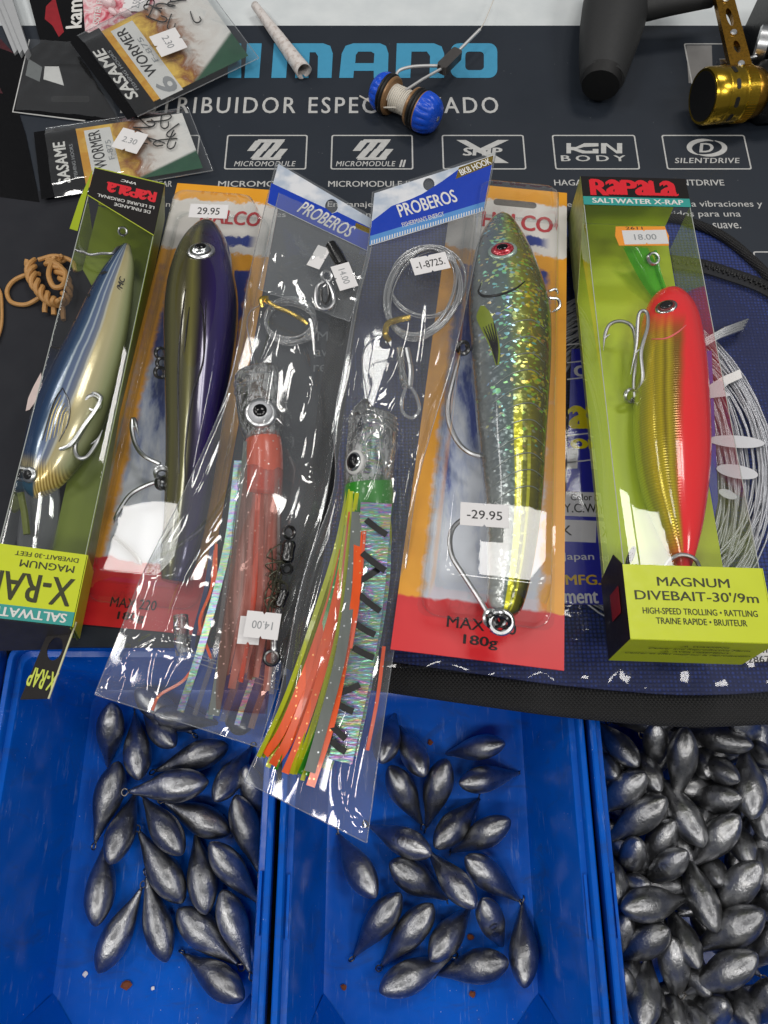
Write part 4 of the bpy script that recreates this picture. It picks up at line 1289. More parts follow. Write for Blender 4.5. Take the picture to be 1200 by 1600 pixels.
sl_ = m.math('MULTIPLY', m.ss(m.math('ABSOLUTE', m.math('SUBTRACT', xs, .60)), .07, .05), m.ss(t, .52, .60))
col = m.mix(sl_, col, rgb(246, 240, 60))
sl2_ = m.math('MULTIPLY', m.ss(m.math('ABSOLUTE', m.math('SUBTRACT', xs, .76)), .03, .02), m.ss(t, .55, .66))
col = m.mix(sl2_, col, rgb(220, 220, 70))
nrm = m.n('ShaderNodeVectorMath', operation='SUBTRACT'); m.link(cell.outputs['Color'], nrm.inputs[0]); nrm.inputs[1].default_value = (.5, .5, .5)
nsc = m.n('ShaderNodeVectorMath', operation='SCALE'); m.link(nrm.outputs[0], nsc.inputs[0]); nsc.inputs['Scale'].default_value = .3
geo = m.n('ShaderNodeNewGeometry')
nad = m.n('ShaderNodeVectorMath', operation='ADD'); m.link(geo.outputs['Normal'], nad.inputs[0]); m.link(nsc.outputs[0], nad.inputs[1])
nno = m.n('ShaderNodeVectorMath', operation='NORMALIZE'); m.link(nad.outputs[0], nno.inputs[0])
col = m.mix(m.math('MULTIPLY', m.ss(t, .6, .8), m.ss(xs, .52, .40)), col, rgb(196, 200, 196))
HOLO = m.pbr(col, .22, .4, nno.outputs[0], coat=.8)
sp = [(785, 333, 4.0, 4, .8), (785, 345, 4.0, 18, .8), (785, 375, 4.1, 36, .8), (788, 420, 4.3, 52, .8), (795, 480, 4.5, 63, .8), (798, 540, 4.7, 63, .8), (799, 610, 5.0, 59, .82), (800, 690, 5.3, 53, .85), (802, 770, 5.6, 46, .88), (800, 840, 5.8, 40, .9), (795, 900, 6.0, 34, .9), (788, 945, 6.1, 28, .9), (785, 962, 6.1, 15, .9)]
L3 = Lure(sp, rings=70)
lure = thing('fishing_lure', 'sparkling holographic mackerel lure with red eye in the right blister card', 'lure', P(795, 640, 3.4))
L3.mb.build('body', HOLO, lure, smooth='all')
m = NM('red_glitter_eye')
REDEYE = m.pbr(m.mix(m.ss(m.noise(m.co(), 9, 3), .45, .7), rgb(170, 22, 40), rgb(230, 110, 120)), .25, .4, coat=.6)
L3.eye(785, 391, 23, lure, REDEYE, plain('pearl_ring', rgb(170, 190, 180), .25, .5), .44, .3, .85, 5)
L3.line([(752, 443), (748, 456), (757, 463), (780, 461), (804, 452), (820, 440)], .075, 'mouth_line', BLACK, lure, samples=40)
# painted pectoral fin: a leaf with dark rays
def leaf_on(Lr_, pts, name, mat, parent, lift):
    mb = MB(); rws = []
    for (xa, ya, xb, yb) in spline(pts, 16):
        row = []
        for i in range(5):
            p, nn = Lr_.at(xa + (xb - xa) * i / 4, ya + (yb - ya) * i / 4)
            row.append(p + nn * lift)
        rws.append(row)
    return mb.grid(rws).build(name, mat, parent)
leaf_on(L3, [(751, 478, 757, 478), (745, 495, 767, 490), (750, 510, 772, 505), (760, 530, 778, 525), (769, 552, 782, 548), (775, 572, 780, 570)], 'painted_fin', plain('fin_green', rgb(134, 148, 40), .35), lure, .03)
for i in range(5):
    L3.line([(756 + i * 4, 512 - i * 2), (768 + i * 2.4, 540), (777, 571)], .04, 'fin_ray', DKL, lure, lift=.05, samples=24)
for i in range(11):
    yy = 500 + i * 26
    L3.line([(770, yy + 26), (800, yy + 6), (830, yy), (850, yy + 14)], .028, 'scale_line', plain('scale_grey', rgb(150, 156, 150), .3, .5) if i == 0 else bpy.data.materials['scale_grey'], lure, lift=.012, samples=24)
hook_tube([(762, 715, 5.4), (735, 708, 5.3), (715, 690, 5.1), (702, 660, 5.0), (700, 630, 4.9), (706, 600, 4.8), (714, 570, 4.7), (722, 545, 4.7)], 4.2, 'hook', HOOK, lure, barb=False, samples=60)
hook_tube([(762, 958, 6.6), (745, 930, 6.6), (722, 895, 6.5), (707, 870, 6.4), (703, 845, 6.3), (708, 825, 6.2), (722, 812, 6.1), (735, 808, 6.0)], 4.2, 'hook', HOOK, lure, barb=False, samples=60)
for i in range(4):
    ring_obj(765 + i * 7, 965 + (i % 2) * 4, 6.5 + .05 * i, 12, 3.2, 'split_ring', DARKSTEEL if i % 2 else STEEL, lure, (25 + i * 12, 30 - i * 20), 1.4)
ring_obj(783, 972, 6.5, 17, 4.6, 'split_ring', STEEL, lure, (15, -10), 1.5)
ring_obj(722, 543, 4.8, 9, 3.4, 'split_ring', DARKSTEEL, lure, (40, 20), 2)
hook_tube([(858, 466, 4.4), (872, 468, 4.3), (874, 480, 4.2), (862, 488, 4.2)], 2.5, 'hook', STEEL, lure, barb=False, samples=24)
hook_tube([(858, 455, 4.6), (868, 452, 4.6), (872, 460, 4.6)], 2.2, 'hook', STEEL, lure, barb=False, samples=24)
sticker(rp, 757, 805, 8.0 - .05, 76, 40, -4, '-29.95', tw=.72, th=.38, n=nr, ink=BLACK)

# ================================================================== FLAT PRINT BY PHOTO CORNERS, SOFT FILM
def pshape(name, mat, parent, loops_px, z, lift=0.0, th=.02, label=None):
    """flat piece lying at height z whose outline is given by photo pixels"""
    lp = [[(P(x, y, z).x, P(x, y, z).y) for x, y in l] for l in loops_px]
    o = MB().flat(lp, T(0, 0, z + lift), 0, th).build(name, mat, parent, smooth=False)
    if label: o['label'] = label
    return o

def ptext(body, name, mat, parent, px, py, z, ang, wpx, hpx, bold=.01, shear=0., lift=.02, space=1.0):
    M, k = pxM(px, py, z, ang)
    return text(body, name, mat, parent, M, wpx * k, hpx * k, bold, shear, space, lift)

def seg_dist(x, y, pl):
    best = 1e9
    for (ax, ay), (bx, by) in zip(pl, pl[1:]):
        dx, dy = bx - ax, by - ay
        t = max(0, min(1, ((x - ax) * dx + (y - ay) * dy) / (dx * dx + dy * dy)))
        best = min(best, math.hypot(x - ax - t * dx, y - ay - t * dy))
    return best

def soft(rows, nu, nv, bulge=None, wr=0.08, fu=5.0, fv=2.2, seed=0, edge=0.12, flat=None, folds=()):
    """ruled sheet between left and right edge rows (lx, ly, rx, ry, z), bulged and wrinkled"""
    sp = spline(rows, nv)
    out = []
    for i, (lx, ly, rx, ry, z) in enumerate(sp):
        a, b = P(lx, ly, z), P(rx, ry, z)
        v = i / (nv - 1)
        row = []
        for j in range(nu):
            u = j / (nu - 1)
            p = a.lerp(b, u)
            e = min(1.0, min(u, 1 - u) / edge)
            w1 = 1 - 2 * abs(noise.noise(Vector((u * fu + v * 1.6 + seed * 9.1, v * fv + u * .8, seed * 3.7))))
            w2 = noise.noise(Vector((u * fu * 2.3 - v * 2.1, v * fv * 2.2 + u * 1.4, seed * 5.3 + 4)))
            w3 = 1 - 2 * abs(noise.noise(Vector((u * fu * 1.2 - v * 5.5, v * fv * 1.9 + u * 4.0, seed + 8.8))))
            h = (bulge(u, v) if bulge else 0) * min(1, e * 1.4) + wr * (w1 * .7 + w2 * .15 + max(0, w3 - .6) * 1.5) * (.35 + .65 * e) * (flat(v) if flat else 1)
            if folds:
                x, y = proj(p)
                for A, sg, pl in folds:
                    h += A * math.exp(-(seg_dist(x, y, pl) / sg) ** 2) * min(1, e * 2)
            row.append(p + Vector((0, 0, h)))
        out.append(row)
    return out

def bag(name_front, rows, bulge, parent, seed, wr, mat=None, nu=60, nv=110, back=-.5, fu=5.0, fv=2.2, flat=None, folds=()):
    fr = soft(rows, nu, nv, bulge, wr, fu, fv, seed, flat=flat, folds=folds)
    mb = MB().grid(fr)
    # the sheet must face up
    p0, p1, p2 = fr[0][0], fr[0][1], fr[1][0]
    if (p1 - p0).cross(p2 - p0).z < 0:
        mb.f = [list(reversed(f)) for f in mb.f]
    f = mb.build(name_front, mat or FILM_BAG, parent, smooth='all')
    bk = soft(rows, 24, 40, (lambda u, v: back * math.sin(math.pi * u) * math.sin(math.pi * min(1, max(0, v)))) if back else None, wr * .5, fu, fv, seed + 5)
    mb = MB().grid(bk)
    p0, p1, p2 = bk[0][0], bk[0][1], bk[1][0]
    if (p1 - p0).cross(p2 - p0).z < 0:
        mb.f = [list(reversed(q)) for q in mb.f]
    mb.build('back_film', mat or FILM_BAG, parent, smooth='all')
    rim = [r[0] for r in fr] + fr[-1][1:] + [r[-1] for r in reversed(fr[:-1])]
    MB().tube(rim, .028, 5).build('welded_seam', SEAM, f)
    return f

SEAM = film('seam_film', tint=(.9, .91, .92, 1), refl=3.0, rough=.12, haze=.18)
MONO = film('clear_monofilament', tint=(.86, .87, .88, 1), refl=3.4, rough=.12, haze=.34, hcol=(.75, .76, .78, 1))
GOLD = plain('gold_foil', (.85, .60, .14, 1), .2, 1.0, vary=.2, scale=6, bump=.3)

def line_coil(cx, cy, z, rx, ry, rot, turns, spread, rpx, name, parent, seed, thick=.5, mat=None):
    """one continuous line wound many times"""
    rnd = random.Random(seed)
    c = P(cx, cy, z); k = K(c)
    pts = []
    nseg = 44
    ofs = [(rnd.uniform(-spread, spread), rnd.uniform(-spread, spread), rnd.uniform(-3, 3), rnd.uniform(-3, 3), rnd.uniform(0, thick)) for _ in range(turns + 1)]
    cr, sr = math.cos(math.radians(rot)), math.sin(math.radians(rot))
    for t in range(turns):
        for i in range(nseg):
            q = i / nseg
            o = [a + (b - a) * q for a, b in zip(ofs[t], ofs[t + 1])]
            a = 2 * math.pi * q
            x = (rx + o[0]) * math.cos(a) + o[2]; y = (ry + o[1]) * math.sin(a) + o[3]
            pts.append(c + Vector(((x * cr - y * sr) * k, (x * sr + y * cr) * k * 1.07, o[4])))
    return MB().tube(pts, rpx * k, 5).build(name, mat or MONO, parent, smooth='all')

# ================================================================== ZIP POUCH under the right-hand packages
m = NM('navy_mesh')
c0 = m.co()
holes = m.voro(c0, 5.0, out='Distance', rand=.15)
NAVY = m.pbr(m.mix(m.ss(holes, .3, .55), rgb(40, 62, 136), rgb(20, 32, 80)), .6, normal=m.bump(holes, .6, .06))
m = NM('black_webbing')
wv = m.math('MULTIPLY', m.wave(m.co((1, 1, 1)), 3.4, .3, 'DIAGONAL'), m.wave(m.co((-1, 1, 1)), 3.4, .3, 'DIAGONAL'))
WEB = m.pbr(m.mix(wv, (.006, .006, .007, 1), (.03, .03, .032, 1)), .65, normal=m.bump(wv, .8, .08))
pouch = thing('zip_pouch', 'navy mesh pouch with clear vinyl front, zip and black woven binding', 'pouch', P(900, 800, .02))
prow = [(575, 352, 1075, 342, .22), (560, 400, 1150, 380, .25), (540, 480, 1235, 470, .3), (520, 620, 1290, 620, .35), (500, 760, 1310, 760, .4), (474, 920, 1310, 930, .45), (452, 1046, 1300, 1118, .5)]
bk = soft(prow, 26, 40, None, .03, seed=11)
mb = MB().grid(bk)
if (bk[0][1] - bk[0][0]).cross(bk[1][0] - bk[0][0]).z < 0: mb.f = [list(reversed(f)) for f in mb.f]
mb.build('mesh_back', NAVY, pouch, smooth='all')
FILM_VINYL = film('pouch_vinyl', tint=(.93, .94, .97, 1), refl=.9, rough=.06, haze=.004, bump=.04, bscale=.5)
vrow = [(565, 385, 1150, 378, .4), (545, 480, 1230, 470, .55), (525, 620, 1285, 620, .7), (505, 760, 1305, 760, .8), (480, 920, 1305, 930, .8), (460, 1030, 1298, 1100, .75)]
vf = soft(vrow, 90, 90, lambda u, v: .55 * math.sin(math.pi * v) ** .6 * math.sin(math.pi * u) ** .6, .12, 8, 6, seed=4, flat=lambda v: .3 if v < .8 else .3 + (v - .8) * 6)
mb = MB().grid(vf)
if (vf[0][1] - vf[0][0]).cross(vf[1][0] - vf[0][0]).z < 0: mb.f = [list(reversed(f)) for f in mb.f]
mb.build('clear_front', FILM_VINYL, pouch, smooth='all')
def band(pts, w, h, n=14):
    """flat rounded strap swept along pts (cm)"""
    loops = []
    for i, p in enumerate(pts):
        t = (pts[min(i + 1, len(pts) - 1)] - pts[max(i - 1, 0)]).normalized()
        s = t.cross(Z).normalized(); u = s.cross(t)
        loops.append([p + s * (w / 2 * math.copysign(abs(math.cos(a)) ** .6, math.cos(a))) + u * (h / 2 * math.sin(a)) for a in [2 * math.pi * j / n for j in range(n)]])
    return MB().loops(loops, True, True, True)
path = zpath([(556, 400, .35), (538, 490, .4), (520, 620, .5), (500, 760, .55), (474, 920, .6), (456, 1000, .6), (470, 1030, .6), (520, 1044, .6), (620, 1060, .6), (760, 1080, .6), (880, 1096, .6), (1040, 1110, .6), (1140, 1110, .6), (1230, 1103, .6), (1320, 1090, .6)], 110)
band(path, 1.45, .42).build('binding', WEB, pouch)
path = zpath([(560, 352, .4), (700, 340, .4), (900, 336, .4), (1040, 340, .4), (1085, 350, .42), (1130, 370, .45), (1170, 402, .45), (1206, 440, .45), (1260, 520, .45)], 80)
MB().tube(path, .28, 10)  .build('piping', WEB, pouch)
zp = zpath([(880, 402, .5), (1000, 404, .55), (1090, 414, .6), (1140, 428, .6), (1190, 446, .6), (1230, 470, .6)], 60)
band(zp, .95, .08, 10).build('zip_tape', plain('zip_tape_black', rgb(20, 20, 24), .7), pouch)
mb = MB()
for i in range(0, 58):
    t = (zp[i + 1] - zp[i]).normalized()
    M = axes(zp[i] + Vector((0, 0, .09)), t, Z.cross(t))
    mb.box((0, .07 * (-1) ** i, 0), .09, .24, .12, M)
mb.build('zip_teeth', DARKSTEEL, pouch, smooth=False, kind='stuff')

# line coil and label pack inside the pouch
MONO2 = film('pale_monofilament', tint=(.9, .9, .9, 1), refl=3.0, rough=.2, haze=.55, hcol=(.85, .86, .87, 1))
FILM_WRAP = film('wrapper_film', refl=.9, rough=.05, haze=.0, bump=.03, bscale=.3)
pack = thing('line_pack', 'coil of clear monofilament with a blue label inside the zip pouch', 'fishing line', P(1000, 740, .5))
line_coil(985, 700, .4, 178, 236, 0, 46, 42, 1.5, 'line', pack, 5, .5, MONO2)
line_coil(985, 715, .4, 150, 200, 0, 12, 20, 1.5, 'line', pack, 9, .5, MONO2)
WMARK = plain('flat_white', rgb(236, 236, 234), .35, vary=.03)  # plain white shapes lying flat over the coil
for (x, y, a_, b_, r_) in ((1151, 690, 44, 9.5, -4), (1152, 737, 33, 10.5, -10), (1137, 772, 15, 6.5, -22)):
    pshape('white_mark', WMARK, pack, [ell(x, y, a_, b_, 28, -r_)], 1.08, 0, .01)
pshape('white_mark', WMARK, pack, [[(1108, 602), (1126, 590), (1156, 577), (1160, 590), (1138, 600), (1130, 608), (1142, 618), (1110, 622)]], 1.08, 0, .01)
a, b = P(1084, 546, .9), P(1162, 510, .9)
for i in range(4):
    d = Vector((.12 * (i - 1.5), .2 * (i - 1.5), 0))
    MB().tube([a + d + Vector((0, 0, -.5)), a + d + Vector((0, 0, .2)), a.lerp(b, .5) + d + Vector((0, 0, .5)), b + d + Vector((0, 0, .2)), b + d + Vector((0, 0, -.5))], .075, 6).build('tie_wire', STEEL, pack)
zl = 1.0
LBL = plain('navy_label', rgb(44, 46, 172), .35, vary=.06)
YEL = plain('yellow_ink', rgb(238, 222, 20), .4, vary=.04)
YEL2 = plain('gold_ink', rgb(226, 186, 40), .4, vary=.04)
pshape('label', LBL, pack, [[(893, 545), (1112, 548), (1122, 782), (1090, 946), (878, 944)]], zl, 0, .03)
ptext('as', 'lettering', YEL, pack, 918, 652, zl, 0, 54, 38, bold=.05)
ptext('ont', 'lettering', YEL, pack, 926, 692, zl, 0, 66, 20, bold=.07)
ptext('o', 'lettering', WHITE, pack, 908, 580, zl, 0, 22, 20, bold=.02)
for yy in (538, 566, 592, 680, 722):
    pshape('rule_line', WHITE, pack, [[(886, yy), (930, yy - 5), (965, yy - 2), (965, yy), (930, yy - 3), (886, yy + 2)]], zl, .012, .004)
pshape('label_panel', PAPER, pack, [[(884, 768), (942, 770), (940, 808), (882, 806)]], zl, .012, .006)
pshape('label_panel', PAPER, pack, [[(882, 812), (932, 814), (931, 848), (880, 846)]], zl, .012, .006)
pshape('label_panel', WHITE, pack, [[(886, 700), (903, 700), (902, 732), (886, 732)]], zl, .012, .006)
ptext('Color', 'lettering', BLACK, pack, 908, 777, zl, 0, 33, 11, lift=.028)
ptext('Y.C.W.', 'lettering', BLACK, pack, 908, 794, zl, 0, 54, 15, lift=.028)
ptext('K', 'lettering', BLACK, pack, 886, 829, zl, 0, 14, 16, lift=.028)
ptext('Japan', 'lettering', WHITE, pack, 903, 871, zl, 0, 50, 15, lift=.018)
ptext('MFG.', 'lettering', YEL2, pack, 911, 906, zl, 0, 54, 16, bold=.03, lift=.018)
ptext('ment in', 'lettering', WHITE, pack, 920, 932, zl, 0, 76, 22, bold=.03, lift=.018)
fr = soft([(880, 940, 1095, 944, 1.04), (876, 960, 1100, 965, 1.1), (872, 985, 1105, 985, 1.05), (870, 1002, 1110, 1000, .95)], 40, 24, None, .09, 6, 5, seed=21)
mb = MB().grid(fr)
if (fr[0][1] - fr[0][0]).cross(fr[1][0] - fr[0][0]).z < 0: mb.f = [list(reversed(f)) for f in mb.f]
mb.build('clear_wrapper', FILM_WRAP, pack, smooth='all')
pshape('barcode_label', PAPER, pack, [[(1165, 985), (1240, 975), (1240, 1030), (1165, 1036)]], 1.0)
ptext('28674', 'lettering', BLACK, pack, 1190, 1030, 1.0, 2, 44, 10, lift=.01)
for i in range(7):
    pshape('barcode_bar', BLACK, pack, [[(1172 + i * 5, 988), (1174 + i * 5, 988), (1174 + i * 5, 1020), (1172 + i * 5, 1020)]], 1.0, .01, .004)

# ================================================================== SKIRTED LURES AND THEIR BAGS
def clear_resin(name, tint, haze):
    m = NM(name)
    fr = m.n('ShaderNodeFresnel'); fr.inputs['IOR'].default_value = 1.5
    nor = m.bump(m.noise(m.co(), 1.8, 4, .6, 1.0), .8, .25)
    tr = m.n('ShaderNodeBsdfTransparent'); tr.inputs[0].default_value = tint
    gl = m.n('ShaderNodeBsdfGlossy'); gl.inputs['Roughness'].default_value = .05; m.link(nor, gl.inputs['Normal']); m.link(nor, fr.inputs['Normal'])
    df = m.n('ShaderNodeBsdfDiffuse'); df.inputs[0].default_value = (.62, .64, .64, 1)
    a = m.n('ShaderNodeMixShader'); m.link(m.math('MULTIPLY', m.ss(m.noise(m.co((1.4, .5, 1.4)), 1.6, 4, .6, 1.5), .35, .7), haze * 2.2), a.inputs[0]); m.link(tr.outputs[0], a.inputs[1]); m.link(df.outputs[0], a.inputs[2])  # bright and dark refractions put into the colour as streaky haze
    b = m.n('ShaderNodeMixShader'); m.link(m.math('MULTIPLY', fr.outputs[0], 2.6, clamp=True), b.inputs[0]); m.link(a.outputs[0], b.inputs[1]); m.link(gl.outputs[0], b.inputs[2])
    m.link(b.outputs[0], m.out.inputs[0])
    return m.m
RESIN = clear_resin('clear_resin', (.78, .79, .78, 1), .26)

def glitter(name, col, spark=(.9, .9, .9, 1), alpha=1.0, rough=.3):
    m = NM(name)
    v = m.n('ShaderNodeTexVoronoi'); m.link(m.co(), v.inputs['Vector']); v.inputs['Scale'].default_value = 6
    s = m.math('MULTIPLY', m.ss(v.outputs['Distance'], .30, .18), m.ss(m.sep(v.outputs['Color'])[0], .76, .8))
    c = m.mix(s, m.mix(m.noise(m.co((1, .15, 1)), 3, 3), col, tuple(q * .6 for q in col[:3]) + (1,)), spark)
    return m.pbr(c, rough, m.math('MULTIPLY', s, .8), coat=.3, alpha=None if alpha >= 1 else alpha)
SILVER_SK = glitter('silver_glitter_skirt', rgb(120, 126, 122), rgb(235, 240, 240))
ORANGE_SK = glitter('orange_skirt', rgb(255, 96, 30), rgb(255, 190, 120))
LIME_SK = glitter('yellow_lime_skirt', rgb(196, 204, 30), rgb(240, 240, 140))
GREEN_SK = glitter('green_skirt', rgb(44, 150, 28), rgb(200, 240, 190))
RED_SK = glitter('red_orange_skirt', rgb(236, 104, 74), rgb(255, 240, 230))
PINK_SK = glitter('pink_clear_skirt', rgb(214, 156, 146), rgb(255, 240, 235), .7)
BROWN_SK = glitter('smoky_skirt', rgb(160, 112, 104), rgb(230, 210, 210), .6)
CLEAR_SK = glitter('smoke_glitter_skirt', rgb(150, 142, 140), rgb(255, 255, 255), .35)
m = NM('rainbow_foil')
hs = m.n('ShaderNodeCombineColor', mode='HSV')
m.link(m.noise(m.co((.6, 1.6, 1)), 1.4, 3, .6, 1.5), hs.inputs[0]); hs.inputs[1].default_value = .6; hs.inputs[2].default_value = .62
hx = m.math('MULTIPLY_ADD', m.noise(m.co((.6, 1.6, 1)), 1.2, 3, .6, 1.5), 2.6, -.8)
m.link(hx, hs.inputs[0])
FOIL = m.pbr(m.mix(m.math('MULTIPLY', m.ss(m.wave(m.co((.5, 1, .2)), 2.2, 5.0, 'Y', 3), .35, .7), .75), hs.outputs[0], (.42, .42, .45, 1)), .28, .75, m.bump(m.noise(m.co((1, 3, 1)), 2.5, 3), .3, .08))

def strand(pts, wpx, name, mat, parent, twist=0.0, th=.05, n=22, tip=None):
    """flat ribbon through pixel+height points"""
    ws = zpath(pts, n)
    k = K(ws[n // 2])
    loops = []
    for i, p in enumerate(ws):
        t = (ws[min(i + 1, n - 1)] - ws[max(i - 1, 0)]).normalized()
        s = t.cross(Z).normalized()
        s = Matrix.Rotation(math.radians(twist * i / n), 3, t) @ s
        u = s.cross(t)
        w = wpx * k / 2
        if tip is not None: w *= 1 + (tip - 1) * i / (n - 1)
        loops.append([p - s * w - u * th / 2, p + s * w - u * th / 2, p + s * w + u * th / 2, p - s * w + u * th / 2])
    return MB().loops(loops, True, True, True).build(name, mat, parent)

# ---- right bag: green / orange skirted lure
zb = 4.4
rl = thing('skirted_lure', 'trolling lure with clear head and green, orange and foil skirt in the right bag', 'lure', P(560, 900, 3.2))
head = [(584, 650, 4.9, 30, .9), (583, 655, 4.9, 37, .9), (581, 690, 4.9, 39, .9), (577, 725, 4.8, 39, .9), (575, 760, 4.7, 37, .9), (575, 772, 4.7, 28, .9)]
LH = Lure(head, rings=30)
LH.mb.build('head', RESIN, rl, smooth='all')
core = Lure([(584, 652, 4.8, 12, .9), (581, 690, 4.8, 20, .9), (577, 730, 4.7, 24, .9), (575, 765, 4.6, 22, .9)], rings=14)
core.mb.build('head_core', FOIL, rl, smooth='all')
LH.eye(554, 722, 17, rl, SILVEYE, plain('pearl_white', rgb(206, 206, 204), .25), .62, .5, 1.2)
for fy, rr_ in ((655, 37), (664, 39), (672, 38.5)):
    c_ = P(583, fy, 4.9); k_ = K(c_); t_ = (P(575, 760, 4.7) - P(584, 650, 4.9)).normalized(); u_ = t_.cross(Z).normalized(); w_ = u_.cross(t_)
    MB().tube([c_ + (u_ * math.cos(q) + w_ * math.sin(q) * .9) * rr_ * k_ for q in [2 * math.pi * i / 32 for i in range(32)]], .05, 6, closed=True).build('head_groove', SEAM, rl)
col_ = Lure([(577, 752, 4.7, 37, .85), (576, 775, 4.7, 39, .85), (575, 800, 4.6, 38, .85), (573, 815, 4.5, 34, .85)], rings=16)
col_.mb.build('skirt_collar', GREEN_SK, rl, smooth='all')
# wide foil tape with bars
strand([(588, 786, 5.9), (584, 850, 5.5), (578, 930, 5.0), (566, 1020, 4.6), (548, 1110, 4.3), (532, 1190, 4.0)], 50, 'foil_tape', FOIL, rl, n=40, tip=.72)
strand([(590, 800, 5.2), (598, 860, 4.9), (592, 940, 4.5), (570, 1060, 4.1), (545, 1180, 3.8)], 26, 'foil_tape', FOIL, rl, n=40)
for i, (x0, y0, x1, y1) in enumerate(((572, 812, 604, 836), (566, 864, 602, 892), (562, 908, 596, 886), (560, 928, 594, 955), (556, 975, 586, 992), (552, 1012, 584, 1028), (524, 1085, 562, 1070), (524, 1098, 552, 1112), (508, 1122, 540, 1155), (518, 1158, 540, 1175))):
    zt = 5.95 - (y0 - 790) * .0042
    strand([(x0, y0, zt), ((x0 + x1) / 2, (y0 + y1) / 2 + 1, zt + .02), (x1, y1, zt - .05)], 10, 'black_bar', BLACK, rl, n=8, th=.03)
fam = [
    (LIME_SK, [(550, 765, 5.3), (536, 850, 5.0), (512, 950, 4.5), (470, 1080, 4.1), (424, 1195, 3.9)], 10),
    (LIME_SK, [(553, 768, 5.4), (541, 860, 5.1), (524, 960, 4.7), (496, 1080, 4.2), (462, 1205, 3.9)], 12),
    (LIME_SK, [(556, 770, 5.5), (545, 870, 5.2), (532, 980, 4.8), (500, 1110, 4.3), (466, 1214, 4.0)], 9),
    (LIME_SK, [(546, 768, 5.1), (528, 860, 4.8), (490, 980, 4.4), (450, 1090, 4.0), (408, 1188, 3.7)], 9),
    (GREEN_SK, [(562, 780, 5.6), (552, 880, 5.3), (540, 1000, 4.9), (508, 1120, 4.4), (474, 1212, 4.0)], 10),
    (GREEN_SK, [(548, 764, 5.2), (532, 870, 4.9), (500, 1000, 4.5), (460, 1120, 4.0), (432, 1200, 3.8)], 7),
    (ORANGE_SK, [(540, 850, 5.0), (518, 940, 4.7), (480, 1050, 4.3), (440, 1140, 4.0), (413, 1184, 3.8)], 13),
    (ORANGE_SK, [(544, 850, 5.1), (520, 960, 4.8), (488, 1060, 4.4), (452, 1150, 4.1), (428, 1200, 3.9)], 15),
    (ORANGE_SK, [(546, 852, 5.1), (526, 970, 4.8), (496, 1080, 4.4), (466, 1160, 4.1), (444, 1204, 3.9)], 13),
    (ORANGE_SK, [(560, 830, 5.7), (556, 930, 5.3), (538, 1030, 4.9), (515, 1130, 4.5), (485, 1228, 4.1)], 16),
    (RED_SK, [(548, 800, 5.3), (540, 880, 5.1), (534, 930, 4.9)], 7),
    (RED_SK, [(570, 830, 5.75), (562, 930, 5.35), (548, 1010, 5.0)], 5),
    (RED_SK, [(600, 1010, 4.4), (590, 1090, 4.2), (572, 1170, 4.0)], 5),
    (LIME_SK, [(606, 790, 5.0), (610, 850, 4.8), (598, 920, 4.5)], 6),
]
for mt, pts, w in fam:
    dbl = w >= 9 and mt is not ORANGE_SK
    for q in range(2 if dbl else 1):
        d = (q - .5) * w * .75 if dbl else 0
        pp_ = [(x + d * (.5 + .9 * i / (len(pts) - 1)) + random.uniform(-2, 2) * (i > 0), y + random.uniform(-6, 6) * (i == len(pts) - 1), z + random.uniform(-.12, .12)) for i, (x, y, z) in enumerate(pts)]
        strand(pp_, w * (.85 if dbl else 1) * random.uniform(.85, 1.15), 'skirt_strand', mt, rl, twist=random.uniform(-50, 50), n=34)
strand([(558, 800, 5.75), (550, 900, 5.45), (533, 1020, 5.1), (508, 1120, 4.7), (484, 1206, 4.3)], 17, 'skirt_strand', SILVER_SK, rl, n=34)
strand([(560, 1000, 4.2), (540, 1100, 3.9), (505, 1200, 3.8)], 26, 'skirt_strand', FOIL, rl)

rig = thing('leader_coil', 'coiled clear leader line with gold tie and crimped loop in the right bag', 'leader', P(655, 480, 4.6))
line_coil(661, 462, 4.75, 52, 80, -20, 13, 7, 1.5, 'line', rig, 15, .5)
line_coil(668, 440, 4.8, 58, 66, -30, 3, 5, 1.4, 'line', rig, 16, .3)
MB().tube(zpath([(640, 496, 5.35), (622, 500, 5.4), (606, 506, 5.35), (602, 522, 5.2), (608, 532, 4.9)], 20), .16, 8).build('gold_tie', GOLD, rig)
MB().tube(zpath([(625, 545, 5.0), (628, 580, 5.0), (634, 605, 5.0)], 12), .19, 8).build('crimp_sleeve', RESIN, rig)
MB().tube(zpath([(636, 545, 5.0), (642, 580, 5.0), (640, 605, 5.0)], 12), .14, 8).build('crimp_sleeve', STEEL, rig)
MB().tube(zpath([(636, 600, 5.0), (628, 625, 5.0), (630, 645, 5.0), (644, 653, 5.0), (655, 640, 5.0), (650, 618, 5.0), (640, 602, 5.0)], 30), .09, 8).build('line_loop', MONO, rig)
MB().tube(zpath([(606, 520, 4.9), (580, 530, 4.9), (566, 560, 4.9), (572, 610, 4.9), (580, 650, 4.9)], 30), .035, 6).build('line', MONO, rig)

